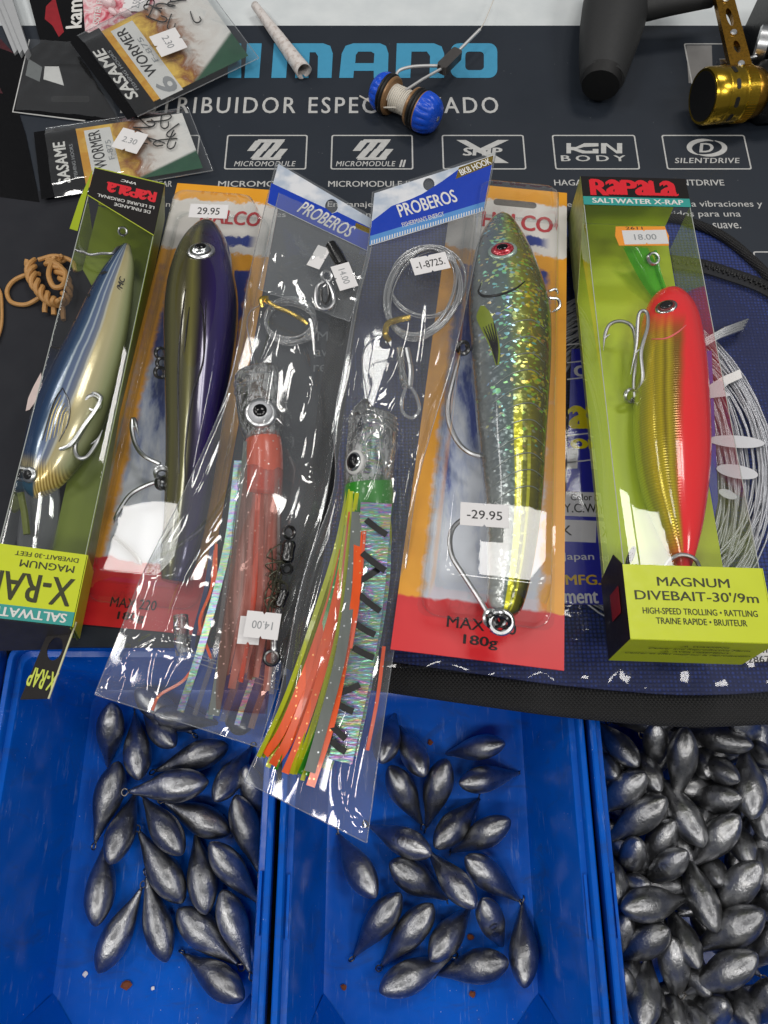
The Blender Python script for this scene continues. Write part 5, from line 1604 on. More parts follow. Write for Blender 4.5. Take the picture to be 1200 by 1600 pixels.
rbag = thing('clear_bag', 'right clear bag with blue header card holding the green and orange skirted lure', 'bag', P(570, 800, 3.0))
rrow = [(582, 300, 775, 238, 4.75), (575, 385, 757, 330, 4.8), (556, 470, 738, 430, 5.0), (540, 560, 708, 560, 5.0), (522, 660, 672, 680, 4.9), (521, 765, 650, 770, 4.6), (472, 910, 630, 920, 4.1), (433, 1100, 603, 1100, 3.7), (382, 1221, 573, 1317, 3.2)]
def rbulge(u, v):
    if v < .17: return 0.05
    return (1.25 if v > .4 else .7) * math.exp(-((u - .5) / .33) ** 2) * min(1, (v - .17) / .12) * min(1, (1.02 - v) / .22)
bag('front_film', rrow, rbulge, rbag, 3, .14, nu=80, nv=150, folds=((.22, 9, spline([(712, 540), (690, 600), (668, 640), (655, 720)], 8)), (.2, 8, spline([(545, 1150), (530, 1220), (545, 1270), (570, 1305)], 8)), (.2, 9, spline([(560, 640), (600, 680), (612, 740)], 6)), (.16, 8, spline([(640, 520), (618, 600), (590, 640)], 6))), fu=2.4, fv=1.7, flat=lambda v: min(1, max(.05, (v - .12) * 8)))
BLUEINK = plain('royal_blue_ink', rgb(22, 62, 178), .35, vary=.06)
SKYINK = plain('sky_blue_ink', rgb(86, 144, 205), .4, vary=.12)
m = NM('cloudy_white_print')
CLOUDY = m.pbr(m.mix(m.ss(m.noise(m.co(), .8, 4), .4, .65), rgb(226, 228, 232), rgb(180, 192, 208)), .4)
zh = 4.9
hd = pshape('header_card', CLOUDY, rbag, [[(585, 302), (772, 242), (755, 330), (577, 384)], ell(670, 288, 9, 10, 20)[::-1]], zh, 0, .03)
pshape('blue_print', BLUEINK, hd, [[(577, 382), (581, 346), (612, 322), (640, 312), (660, 303), (690, 284), (720, 262), (771, 244), (756, 326)]], zh, .008, .004)
pshape('blue_print', SKYINK, hd, [[(577, 383), (578.5, 369), (758, 315), (755, 329)]], zh, .014, .004)
for i in range(44):
    x = 580 + i * 4.0; y0 = 383 - (x - 577) * .301
    pshape('tick_mark', WHITE, hd, [[(x, y0), (x + 1.6, y0 - .4), (x + 1.8, y0 - 6.4), (x + .2, y0 - 6)]], zh, .02, .003)
ptext('PROBEROS', 'lettering', WHITE, hd, 667, 318, zh, 15.5, 96, 25, bold=.02, shear=.1)
ptext("FISHERMAN'S ENERGY", 'lettering', WHITE, hd, 661, 343, zh, 15.5, 70, 9, bold=.004, shear=.1)
pshape('gold_flash', GOLD, hd, [[(712, 280), (717, 262), (771, 243), (769, 257)]], zh, .014, .003)
ptext('BKB HOOK', 'lettering', WHITE, hd, 742, 261, zh, 22, 54, 12, bold=.03, shear=.1, lift=.024)
sticker(rbag, 672, 412, 5.95, 58, 32, 12, '-1-8725.', tw=.8, th=.42, ink=BLACK)

# ---- left bag: red collar skirted lure
ll = thing('skirted_lure', 'trolling lure with white eye, red collar and smoky pink skirt in the left bag', 'lure', P(400, 850, 2.8))
LH2 = Lure([(404, 582, 3.9, 26, .9), (405, 588, 3.9, 37, .9), (406, 615, 3.9, 38, .9), (408, 650, 3.9, 36, .9), (410, 675, 3.9, 32, .9), (411, 688, 3.8, 27, .9)], rings=30)
LH2.mb.build('head', RESIN, ll, smooth='all')
Lure([(405, 590, 3.8, 14, .9), (407, 640, 3.8, 16, .9), (411, 685, 3.7, 20, .9)], rings=12).mb.build('head_core', plain('murky_core', rgb(120, 96, 80), .3, vary=.3), ll, smooth='all')
e2 = LH2.eye(407, 645, 25, ll, plain('white_eye', rgb(200, 202, 206), .15), STEEL, .5, .45)
for fy, rr_ in ((590, 37), (600, 38.5), (612, 38)):
    c_ = P(405, fy, 3.9); k_ = K(c_); t_ = (P(410, 675, 3.9) - P(404, 582, 3.9)).normalized(); u_ = t_.cross(Z).normalized(); w_ = u_.cross(t_)
    MB().tube([c_ + (u_ * math.cos(q) + w_ * math.sin(q) * .9) * rr_ * k_ for q in [2 * math.pi * i / 32 for i in range(32)]], .05, 6, closed=True).build('head_groove', SEAM, ll)
rc = Lure([(411, 680, 3.9, 26, .85), (412, 700, 3.9, 29, .85), (412, 740, 3.8, 30, .85), (408, 775, 3.7, 29, .85)], rings=16)
rc.mb.build('skirt_collar', RED_SK, ll, smooth='all')
random.seed(31)
m = NM('pink_sheath')
_tr = m.n('ShaderNodeBsdfTransparent'); _tr.inputs[0].default_value = (.92, .72, .68, 1)
_pb = m.n('ShaderNodeBsdfPrincipled'); _pb.inputs['Base Color'].default_value = rgb(196, 146, 138); _pb.inputs['Roughness'].default_value = .25
_mx = m.n('ShaderNodeMixShader'); m.link(m.math('MULTIPLY', m.math('MULTIPLY_ADD', m.ss(m.noise(m.co((1.6, .12, 1)), 2.2, 4), .35, .7), .4, .08), m.ss(m.att()[1], 1.0, .55)), _mx.inputs[0]); m.link(_tr.outputs[0], _mx.inputs[1]); m.link(_pb.outputs[0], _mx.inputs[2]); m.link(_mx.outputs[0], m.out.inputs[0])
Lure([(411, 735, 3.8, 32, .8), (405, 800, 3.75, 35, .75), (398, 880, 3.6, 38, .7), (390, 960, 3.35, 40, .6), (380, 1050, 2.9, 44, .5), (372, 1110, 2.6, 46, .4)], rings=30).mb.build('skirt_sheath', m.m, ll, smooth='all')
for i in range(9):
    f = i / 8
    x0 = 386 + f * 46; x1 = 372 + f * 62; x2 = 348 + f * 72
    mt = (CLEAR_SK, PINK_SK, PINK_SK, RED_SK, PINK_SK, BROWN_SK, PINK_SK, PINK_SK, CLEAR_SK)[i]
    strand([(x0, 750, 4.2), (x0 + (x1 - x0) * .5, 840, 4.0), (x1, 940, 3.6), (x2 + random.uniform(-6, 6), 1060 + random.uniform(-10, 25), 3.0)], random.uniform(9, 13), 'skirt_strand', mt, ll, twist=random.uniform(-40, 40), n=26)
for i in range(6):
    f = i / 5
    x0 = 372 + f * 26; x2 = 282 + f * 110
    strand([(x0, 720 + 20 * f, 3.8), (x0 - 16, 850, 3.5), (x2 + 36, 1000, 3.0), (x2, 1112 + 26 * f, 2.4)], random.uniform(8, 13), 'skirt_strand', (FOIL, CLEAR_SK, FOIL, CLEAR_SK, FOIL, BROWN_SK)[i], ll, twist=random.uniform(-60, 60), n=26)
for pts in ([(336, 860, 3.3), (330, 920, 3.2), (312, 970, 3.0), (318, 1010, 2.9), (290, 1060, 2.6), (250, 1086, 2.4), (238, 1110, 2.3)], [(338, 850, 3.3), (335, 930, 3.2), (318, 985, 3.0), (330, 1030, 2.8)]):
    strand(pts, 4.5, 'skirt_strand', ORANGE_SK, ll, n=36)
strand([(392, 690, 4.3), (382, 790, 4.2), (372, 890, 3.9), (356, 990, 3.4), (334, 1118, 2.9)], 24, 'skirt_strand', SILVER_SK, ll, n=34, tip=.7)
strand([(332, 850, 3.2), (322, 920, 3.1), (305, 985, 2.9), (300, 1020, 2.8)], 7, 'skirt_strand', plain('navy_strand', rgb(40, 50, 90), .3), ll)
MB().tube(zpath([(282, 962, 2.5), (284, 1000, 2.5), (287, 1022, 2.5)], 8), .36, 10, cap=False).build('rigging_tube', RESIN, ll)

rig2 = thing('leader_coil', 'small coil of clear leader with gold tie in the upper left bag', 'leader', P(455, 510, 3.4))
line_coil(455, 508, 3.5, 40, 34, -20, 14, 5, 1.4, 'line', rig2, 25, .9)
MB().tube(zpath([(413, 468, 4.1), (420, 472, 4.3), (432, 480, 4.4), (450, 487, 4.4), (468, 497, 4.4), (480, 506, 4.2)], 20), .13, 8).build('gold_tie', GOLD, rig2)
MB().tube(zpath([(420, 466, 4.2), (408, 468, 4.2), (410, 480, 4.0)], 10), .14, 8).build('gold_tie', GOLD, rig2)
MB().tube(zpath([(440, 470, 3.9), (400, 480, 3.8), (386, 500, 3.8), (392, 540, 3.9), (400, 580, 3.9)], 24), .03, 6).build('line', MONO, rig2)

sw = thing('swivel_rig', 'dark barrel swivel and wire rig beside the price tag in the left bag', 'swivel', P(435, 930, 3.3))
def barrel(px, py, z, lpx, rpx, ang, mat, nm='barrel'):
    M, k = pxM(px, py, z, ang)
    M = M @ R(90, 'Y')
    L = lpx * k; r = rpx * k
    return MB().lathe([(r * .35, -L / 2), (r * .8, -L * .46), (r, -L * .3), (r * .92, -L * .1), (r * .92, L * .1), (r, L * .3), (r * .8, L * .46), (r * .35, L / 2)], M, 16).build(nm, mat, sw)
ring_obj(451, 832, 4.5, 9, 2.6, 'swivel_ring', DARKSTEEL, sw, (20, 30), 1.2)
barrel(450, 862, 4.4, 36, 11, 80, DARKSTEEL)
ring_obj(448, 889, 4.3, 8, 2.4, 'swivel_ring', DARKSTEEL, sw, (40, 10), 1.2)
barrel(440, 935, 4.1, 30, 9, 70, DARKSTEEL)
barrel(428, 1008, 3.8, 20, 6, 90, STEEL)
ring_obj(424, 1028, 3.7, 11, 2.8, 'swivel_ring', DARKSTEEL, sw, (10, 10), 1.2)
rnd = random.Random(5)
pts = []
for i in range(46):
    pts.append((436 + rnd.uniform(-22, 12), 905 + (i % 9 - 4) * 11 + rnd.uniform(-8, 8), 3.8 + rnd.uniform(0, .7)))
MB().tube(zpath(pts, 300), .035, 5).build('wire_tangle', plain('green_black_wire', rgb(84, 84, 70), .3, .6), sw)

zbag = thing('clear_bag', 'left clear bag with blue header card holding the red-collared skirted lure', 'bag', P(380, 750, 2.2))
lrow = [(432, 252, 588, 342, 3.7), (409, 345, 575, 410, 3.75), (386, 450, 558, 480, 3.8), (372, 540, 540, 590, 3.8), (345, 640, 522, 700, 3.6), (287, 770, 505, 800, 3.4), (226, 890, 470, 920, 2.9), (186, 990, 440, 1052, 2.62), (148, 1085, 405, 1168, 2.95)]
def lbulge(u, v):
    if v < .1: return .03
    c = .42 + .12 * v
    return (1.15 if v > .3 else .9) * math.exp(-((u - c) / .32) ** 2) * min(1, (v - .1) / .12) * min(1, (1.02 - v) / .25)
bag('front_film', lrow, lbulge, zbag, 8, .15, nu=80, nv=150, folds=((.3, 11, spline([(428, 600), (412, 700), (372, 790), (318, 850), (240, 885)], 14)), (.26, 9, spline([(306, 690), (258, 790), (206, 890), (196, 965)], 12)), (.2, 10, spline([(470, 560), (496, 640), (488, 740)], 8)), (.2, 12, spline([(165, 1062), (235, 1005), (300, 1012)], 8)), (.16, 8, spline([(390, 420), (400, 500), (372, 600)], 8))), fu=2.4, fv=1.8, flat=lambda v: min(1, max(.05, (v - .12) * 8)))
zh = 3.85
hd = pshape('header_card', CLOUDY, zbag, [[(435, 256), (584, 344), (574, 392), (418, 318)], ell(518, 322, 10, 11, 20)[::-1]], zh, 0, .03)
pshape('blue_print', BLUEINK, hd, [[(424, 286), (510, 326), (519, 334), (527, 331), (582, 358), (573, 391), (418, 317)]], zh, .008, .004)
ptext('PROBEROS', 'lettering', WHITE, hd, 510, 343, zh, -27, 96, 24, bold=.02, shear=.1)
pshape('gold_flash', GOLD, hd, [[(556, 348), (580, 358), (578, 366), (554, 356)]], zh, .014, .003)
# zip closure ridges across the foot of the bag
for q in (0, 5, 13):
    MB().tube(zpath([(300, 1020 + q, 2.9), (360, 1040 + q, 3.0), (420, 1060 + q, 2.8), (436, 1064 + q, 2.6)], 14), .03, 5).build('zip_ridge', SEAM, zbag)
sticker(zbag, 410, 977, 4.75, 54, 42, -6, '14.00', tw=.6, th=.3, ink=GREYINK, flip=True)
sticker(zbag, 390, 985, 4.35, 34, 44, -4, '', tw=.6)

# ---- small zip bag with a snap swivel, lying on the left bag
sb = thing('small_zip_bag', 'small clear zip bag with a snap swivel and folded price tag', 'bag', P(500, 430, 4.7))
srow = [(436, 302, 584, 368, 4.75), (425, 350, 575, 410, 4.8), (415, 400, 562, 455, 4.8), (404, 452, 546, 503, 4.7)]
bag('front_film', srow, lambda u, v: .35 * math.sin(math.pi * u) * math.sin(math.pi * v), sb, 15, .1, nu=36, nv=36, back=-.1)
sn = thing('snap_swivel', 'dark wire snap swivel inside the small zip bag', 'swivel', P(510, 450, 4.8))
MB().tube(zpath([(507, 440, 5.1), (496, 448, 5.1), (494, 470, 5.1), (500, 482, 5.1), (514, 482, 5.1), (522, 470, 5.1), (518, 452, 5.1), (510, 438, 5.1)], 40), .1, 8).build('snap_wire', STEEL, sn)
MB().tube(zpath([(502, 452, 5.15), (503, 470, 5.15), (510, 474, 5.15), (514, 462, 5.15), (512, 446, 5.15)], 30), .06, 8).build('snap_wire', DARKSTEEL, sn)
ring_obj(510, 432, 5.15, 8, 2.4, 'swivel_ring', STEEL, sn, (30, 20))
M, k = pxM(526, 398, 5.1, -60)
MB().lathe([(.12, -.8), (.3, -.7), (.34, 0), (.3, .7), (.12, .8)], M @ R(90, 'Y'), 14).build('barrel', DARKSTEEL, sn)
sticker(sb, 538, 432, 5.3, 48, 30, -68, '14.00', tw=.6, th=.35, ink=GREYINK)
sticker(sb, 498, 402, 5.15, 42, 22, 60, '', tw=.6)

# ================================================================== TOP LEFT: HOOK PACKETS
m = NM('packet_art')
c0 = m.co()
_, u, v, _w = m.att()
nz = m.noise(c0, .9, 4, .6, .8)
art = m.ramp(m.math('ADD', m.math('MULTIPLY', u, .75), m.math('MULTIPLY_ADD', nz, .5, -.25)), [(0, rgb(212, 150, 40)), (.2, rgb(240, 200, 90)), (.35, rgb(150, 90, 40)), (.5, rgb(226, 220, 214)), (.7, rgb(238, 236, 232)), (.86, rgb(200, 206, 206)), (1, rgb(236, 236, 236))])
green = m.ss(m.math('ADD', m.math('MULTIPLY', u, .6), m.math('MULTIPLY', v, -1.1)), .22, .28)
art = m.mix(green, art, m.mix(m.noise(c0, 1, 3), rgb(20, 70, 50), rgb(40, 96, 66)))
ART = m.pbr(art, .35)
FILM_PKT = film('packet_film', refl=2.0, rough=.06, haze=.03, bump=.10, bscale=.4)
PKTBLK = plain('packet_black', rgb(15, 15, 17), .22, vary=.2, spec=.25)
PKTWHT = plain('packet_white', rgb(222, 222, 220), .4, vary=.05)

def packet(corners, z, hfrac, label, art_mat, title, sub, wid=1.0, big=None):
    """corners px: header-left-top, far-right-top, far-right-bottom, header-left-bottom (going round)"""
    A, B, C, D_ = [Vector(P(x, y, z)) for x, y in corners]
    pk = thing('hook_packet', label, 'packet', (A + B + C + D_) / 4 - Vector((0, 0, .1)))
    def q(s, t, l=0.0):            # s along the packet from the header, t across
        return (A.lerp(B, s)).lerp(D_.lerp(C, s), t) + Vector((0, 0, l))
    def quad(nm, mat, s0, t0, s1, t1, l, n=8, att=True, par=None):
        rows = [[q(s0 + (s1 - s0) * j / n, t0 + (t1 - t0) * i / n, l) for j in range(n + 1)] for i in range(n + 1)]
        mb = MB().grid(rows, att=(lambda i, j: (j / n, 1 - i / n, 0)) if att else None)
        if (rows[0][1] - rows[0][0]).cross(rows[1][0] - rows[0][0]).z < 0: mb.f = [list(reversed(f)) for f in mb.f]
        return mb.build(nm, mat, par or pk)
    quad('header', PKTBLK, 0, 0, hfrac, 1, .03)
    quad('art_card', art_mat, hfrac, .05, .97, .95, .05)
    strip = quad('title_strip', PKTWHT, hfrac + .05, .1, hfrac + .22, .97, .065)
    def qM(s, t, l):
        x = (q(s, t - .05) - q(s, t + .05))
        y = (q(s - .05, t) - q(s + .05, t))
        return axes(q(s, t, l), x, y), x.length * 10, y.length * 10
    M, across, along = qM(hfrac * .55, .52, .03)
    text(title, 'lettering', WHITE, pk, M, across * .62, along * .075, bold=.03, shear=.1)
    M, across, along = qM(hfrac * .82, .52, .03)
    text('FISHING HOOKS', 'lettering', GREYINK, pk, M, across * .5, along * .022, bold=.01)
    M, across, along = qM(hfrac + .11, .42, .065)
    text('WORMER', 'lettering', BLACK, strip, M, across * .58, along * .075, bold=.012)
    M, across, along = qM(hfrac + .185, .45, .065)
    text('F-875', 'lettering', GREYINK, strip, M, across * .3, along * .035, bold=.01)
    if big:
        M, across, along = qM(hfrac + .14, .86, .07)
        text(big, 'lettering', GREYINK, strip, M, across * .15, along * .13, bold=.03)
    # clear pocket, crumpled a little
    rows = []
    for i in range(31):
        t = -.02 + 1.04 * i / 30
        r = []
        for j in range(41):
            s = hfrac * .3 + (1.02 - hfrac * .3) * j / 40
            w = 1 - 2 * abs(noise.noise(Vector((s * 4 + z * 20, t * 3, z * 11))))
            w2 = noise.noise(Vector((s * 7, t * 6, z * 31)))
            e = min(1, 6 * min(t + .02, 1.02 - t, 1.02 - s))
            r.append(q(s, t, .09 + .28 * max(0, e) + .10 * (w + w2) * max(0, e)))
        rows.append(r)
    mb = MB().grid(rows)
    if (rows[0][1] - rows[0][0]).cross(rows[1][0] - rows[0][0]).z < 0: mb.f = [list(reversed(f)) for f in mb.f]
    pc = mb.build('clear_pocket', FILM_PKT, pk, smooth='all')
    ed = rows[0] + [r[-1] for r in rows] + rows[-1][::-1]
    MB().tube(ed, .03, 5).build('pocket_seam', SEAM, pc)
    return pk, q

def loose_hooks(q, s0, s1, t0, t1, n, label, seed):
    rnd = random.Random(seed)
    hk = thing('hook_bunch', label, 'hooks', q((s0 + s1) / 2, (t0 + t1) / 2, .06))
    for i in range(n):
        s, t = rnd.uniform(s0, s1), rnd.uniform(t0, t1)
        c = q(s, t, .14 + .03 * i / n)
        a = rnd.uniform(0, 6.28); L = rnd.uniform(1.1, 1.5)
        M = T(*c) @ Matrix.Rotation(a, 4, 'Z')
        pts = [(-L * .5, .05, 0), (-L * .45, 0, 0), (L * .2, 0, .02), (L * .45, .08, .04), (L * .55, .3, .05), (L * .4, .5, .05), (L * .12, .48, .04)]
        MB().tube([M @ Vector(p) for p in spline(pts, 24)], .042, 6).build('hook', DARKSTEEL, hk)
    return hk

# black packets underneath
def black_packet(loop, z, label, edge=None, hole=None):
    t = thing('hook_packet', label, 'packet', P(sum(p[0] for p in loop) / len(loop), sum(p[1] for p in loop) / len(loop), z - .04))
    pshape('sleeve', PKTBLK, t, [loop], z, 0, .06)
    if edge:
        MB().tube([P(x, y, z + .01) for x, y in edge], .045, 5).build('white_edge', PKTWHT, t)
    if hole:
        pshape('hang_slot', plain('slot_black', rgb(4, 4, 5), .8), t, [hole], z, .012, .006)
    n = len(loop)
    mnx, mxx, mny, mxy = min(p[0] for p in loop), max(p[0] for p in loop), min(p[1] for p in loop), max(p[1] for p in loop)
    return t
b1 = black_packet([(-40, 60), (34, 88), (72, 60), (133, 100), (180, 180), (180, 190), (20, 176)], .10, 'black hook packet with white edge lying under the others', edge=[(46, 62), (20, 175), (133, 189)], hole=rrect(80, 150, 140, 160, 4))
fr = soft([(46, 62, 150, 70, .27), (35, 110, 165, 120, .28), (24, 172, 185, 186, .27)], 24, 24, None, .1, 4, 3, seed=33)
mb = MB().grid(fr)
if (fr[0][1] - fr[0][0]).cross(fr[1][0] - fr[0][0]).z < 0: mb.f = [list(reversed(f)) for f in mb.f]
mb.build('clear_pocket', FILM_PKT, b1, smooth='all')
pshape('pale_panel', plain('dim_panel', rgb(120, 124, 124), .3), b1, [[(45, 92), (66, 105), (62, 128), (40, 118)]], .10, .012, .004)
pshape('pale_panel', PKTWHT, b1, [[(70, 104), (92, 104), (100, 134), (68, 124)]], .10, .012, .004)
b2 = black_packet([(-60, 70), (34, 90), (24, 160), (40, 210), (62, 316), (-60, 300)], .06, 'black glossy packet with faint red print at the left edge of the counter')
pshape('faint_print', plain('maroon_print', rgb(70, 22, 30), .4, vary=.5, scale=3), b2, [[(0, 122), (22, 126), (20, 148), (0, 146)]], .06, .012, .004)
pshape('faint_print', bpy.data.materials['maroon_print'], b2, [[(0, 60), (22, 84), (18, 100), (0, 92)]], .06, .012, .004)

# pink packet at the top, cut by the picture's edge
m = NM('pink_print')
nz = m.noise(m.co(), .8, 4, .6, 1.0)
PINKART = m.pbr(m.ramp(nz, [(.35, rgb(190, 60, 80)), (.45, rgb(226, 150, 160)), (.55, rgb(240, 225, 225)), (.7, rgb(214, 110, 126))]), .35)
pp = thing('lure_packet', 'pink patterned packet with black header and white lettering at the top edge', 'packet', P(140, 30, .15))
pshape('art_card', PINKART, pp, [[(125, -60), (290, -60), (250, 10), (160, 60), (132, 48)]], .2, 0, .06)
pshape('header', PKTBLK, pp, [[(30, -60), (125, -60), (133, 52), (112, 68), (130, 100), (72, 100)]], .22, 0, .06)
ptext('kam', 'lettering', WHITE, pp, 116, 22, .22, 88, 62, 24, bold=.03)
ptext('SISTER FL', 'lettering', WHITE, pp, 153, 18, .2, 80, 56, 10, bold=.02, shear=.2)
pshape('red_emblem', plain('crimson_print', rgb(150, 30, 40), .4, vary=.3), pp, [[(72, 10), (86, -4), (92, 20), (100, 50), (92, 58), (82, 40), (70, 30)]], .22, .012, .004)
sticker(pp, 213, 6, .36, 34, 40, 75, '2.50', tw=.6, th=.3, ink=GREYINK)
for a in ((170, 4, 20, 11, -30), (196, 20, 18, 8, -20), (176, 18, 14, 6, -40)):
    p = P(a[0], a[1], .42); k = K(p)
    M = T(*p) @ R(a[4])
    MB().lathe([(.02, -a[2] * k / 1.6), (a[3] * k * .6, -a[2] * k * .45), (a[3] * k * .8, 0), (a[3] * k * .55, a[2] * k * .45), (.02, a[2] * k / 1.6)], M @ R(90, 'Y'), 12).build('soft_bait', plain('pale_pink', rgb(240, 214, 216), .3), pp)

# pale tray corner at the very top left
tr = thing('plastic_tray', 'pale grey ribbed plastic tray corner in the top left corner', 'tray', P(15, 20, .02))
for i, (off, zz) in enumerate(((0, .25), (9, .45), (18, .6))):
    pshape('tray_rib', plain('grey_plastic', rgb(176, 178, 180), .3, vary=.06) if i == 0 else bpy.data.materials['grey_plastic'], tr, [[(-30 + off, -40), (-12 + off, -40), (28 + off * .9, 76), (22 + off * .9, 84)]], zz, 0, zz - .03)

# the two readable packets
pkB, qB = packet([(53, 207), (290, 172), (327, 267), (65, 312)], .34, .27, 'small hook packet lying flat, the lower of the two with white title strips', ART, 'SASAME', 'F')
loose_hooks(qB, .62, .92, .12, .5, 9, 'tangle of small dark hooks in the lower hook packet', 3)
p = qB(.60, .38, .62)
a, b = proj(p)
sticker(pkB, 203, 220, p.z + .05, 44, 42, -16, '2.30', tw=.55, th=.26, ink=GREYINK)
pkA, qA = packet([(110, 67), (306, -34), (399, 92), (200, 188)], .85, .22, 'large clear hook packet, the upper one with white title strip and size 6', ART, 'SASAME', 'F', big='6')
loose_hooks(qA, .55, .85, .06, .45, 8, 'dark hooks loose in the upper hook packet', 4)
sticker(pkA, 263, 66, 1.42, 50, 44, -58, '2.30', tw=.55, th=.26, ink=GREYINK)
# white light-coloured backing that props the upper packet
for crn, h in (((150, 95), .75), ((250, 120), .75)):
    pass

# ================================================================== ROLLED PAPER CONE
m = NM('mottled_paper')
PAPERTUBE = m.pbr(m.mix(m.ss(m.noise(m.co(), 2.5, 5, .6), .45, .7), rgb(222, 216, 212), rgb(186, 172, 164)), .7, normal=m.bump(m.noise(m.co(), 4, 4), .3, .05))
a, b = P(398, 8, .42), P(475, 112, .48)
cone = thing('paper_tube', 'hand-rolled white paper tube lying across the big blue letters', 'tube', (a + b) / 2 - Vector((0, 0, .4)))
M = axes(a, (b - a).orthogonal(), Vector((1, 0, 0)))
zdir = (b - a).normalized(); xdir = zdir.cross(Z).normalized(); ydir = zdir.cross(xdir)
M = Matrix(((xdir.x, ydir.x, zdir.x, a.x), (xdir.y, ydir.y, zdir.y, a.y), (xdir.z, ydir.z, zdir.z, a.z), (0, 0, 0, 1)))
Lc = (b - a).length
k = K(a)
out, inn = [], []
for i in range(21):
    f = i / 20
    r = (6.2 + 5.8 * f) * k
    out.append((r, Lc * f)); inn.append((r - .055, Lc * f))
mb = MB(); n = 26
loops = []
for pr in (out, list(reversed(inn[6:]))):
    for (r, h) in pr:
        loops.append([M @ Vector((r * (1 + .05 * noise.noise(Vector((math.cos(q) * 2, math.sin(q) * 2, h * 2)))) * math.cos(q), r * (1 + .06 * noise.noise(Vector((math.cos(q), math.sin(q), h * 3 + 7)))) * math.sin(q), h + .06 * math.sin(q * 2 + 1) * (h / Lc))) for q in [2 * math.pi * j / n for j in range(n)]])
mb.loops(loops, True, True, True).build('paper_wall', PAPERTUBE, cone, smooth='all')
MB().lathe([(.18, -.3), (.25, 0), (.2, .1), (.05, .12)], T(*(b - zdir * .75)) @ Matrix(((xdir.x, ydir.x, zdir.x, 0), (xdir.y, ydir.y, zdir.y, 0), (xdir.z, ydir.z, zdir.z, 0), (0, 0, 0, 1))), 12).build('brown_filling', plain('brown_leaf', rgb(136, 100, 72), .9, vary=.4, scale=8, bump=.8), cone)

# ================================================================== THREAD BOBBIN
SATIN = plain('satin_wire', (.7, .7, .7, 1), .45, .5, vary=.1)
BLUEPLAST = plain('blue_knob_plastic', rgb(24, 84, 214), .28, vary=.05)
RUBBER = plain('black_rubber', rgb(22, 21, 21), .5)
BRASS = plain('tan_spool_rim', rgb(156, 120, 84), .35, .3)
a, b = P(598, 143, 1.05), P(676, 182, 1.15)
bob = thing('thread_bobbin', 'thread bobbin with blue end knobs, white thread and steel arms on the mat', 'bobbin', (a + b) / 2 - Vector((0, 0, 1.1)))
zd = (b - a).normalized(); xd = zd.cross(Z).normalized(); yd = zd.cross(xd)
M = Matrix(((xd.x, yd.x, zd.x, a.x), (xd.y, yd.y, zd.y, a.y), (xd.z, yd.z, zd.z, a.z), (0, 0, 0, 1)))
LB = (b - a).length
k = K(a)
def ribbed(z0, z1, r, nm, flip):
    n = 60; loops = []
    for i in range(9):
        f = i / 8
        h = z0 + (z1 - z0) * f
        rr_ = r * (1 - .42 * (f ** 3)) if i < 8 else r * .35
        loops.append([M @ Vector(((rr_ * (1 - (.055 if (j % 4 == 0 and .1 < f < .85) else 0))) * math.cos(2 * math.pi * j / n), (rr_ * (1 - (.055 if (j % 4 == 0 and .1 < f < .85) else 0))) * math.sin(2 * math.pi * j / n), h)) for j in range(n)])
    return MB().loops(loops, True, True, True).build(nm, BLUEPLAST, bob)
r0 = 30 * k
kn = ribbed(LB * .80, LB * 1.10, r0, 'knob', False)
ribbed(LB * .06, -LB * .16, r0 * .96, 'knob', True)
MB().lathe([(.01, 0), (.16, 0), (.17, .03), (.1, .07), (.01, .07)], M @ T(0, 0, LB * 1.10), 12).build('screw', STEEL, kn)
def torus(h, R0, r, nm, mat):
    MB().tube([M @ Vector((R0 * math.cos(q), R0 * math.sin(q), h)) for q in [2 * math.pi * i / 36 for i in range(36)]], r, 8, closed=True).build(nm, mat, bob)
for h, R0, mt in ((LB * .07, r0 * .98, RUBBER), (LB * .13, r0 * 1.02, RUBBER), (LB * .18, r0 * .96, BRASS), (LB * .62, r0 * .96, BRASS), (LB * .68, r0 * 1.02, RUBBER), (LB * .74, r0 * 1.02, RUBBER), (LB * .79, r0 * .98, BRASS)):
    torus(h, R0 - .12, .12, 'ring', mt)
MB().lathe([(.2, LB * .08), (r0 * .9, LB * .1), (r0 * .92, LB * .2), (r0 * .55, LB * .22)], M, 30).build('spool_flange', BRASS, bob)
MB().lathe([(r0 * .55, LB * .60), (r0 * .92, LB * .63), (r0 * .9, LB * .78), (.2, LB * .8)], M, 30).build('spool_flange', BRASS, bob)
pts = []
N = 34
for t in range(N * 18):
    f = t / (N * 18)
    h = LB * (.21 + .41 * (abs(((f * 3) % 2) - 1)))
    R0 = r0 * (.50 + .13 * f) + .03 * math.sin(t * .37)
    q = 2 * math.pi * t / 18
    pts.append(M @ Vector((R0 * math.cos(q), R0 * math.sin(q), h)))
THREAD = plain('white_thread', rgb(226, 220, 208), .8, vary=.1, scale=5)
MB().tube(pts, .055, 5).build('thread', THREAD, bob)
MB().tube([P(618, 168, 1.5), P(600, 168, 1.0), P(580, 160, .7), P(566, 152, .5), P(562, 150, .5)], .05, 6).build('thread_end', THREAD, bob)
MB().tube(zpath([(618, 128, 1.2), (622, 112, 1.3), (640, 105, 1.35), (665, 103, 1.35), (690, 103, 1.3)], 30), .10, 8).build('wire_arm', SATIN, bob)
MB().tube([P(634, 141, 1.9), P(660, 124, 1.6), P(692, 106, 1.35)], .085, 8).build('wire_arm', SATIN, bob)
p0, p1 = P(690, 108, 1.3), P(714, 84, 1.3)
Mx = axes(p0, (p1 - p0), Z.cross(p1 - p0))
hx = (p1 - p0).length
mb = MB()
lp = rrect(-.1, -.36, hx + .15, .36, .18, 4)
mb.flat([lp], Mx, .28, .56)
mb.build('clamp_block', plain('gunmetal', (.16, .15, .145, 1), .4, .8, bump=.2), bob)
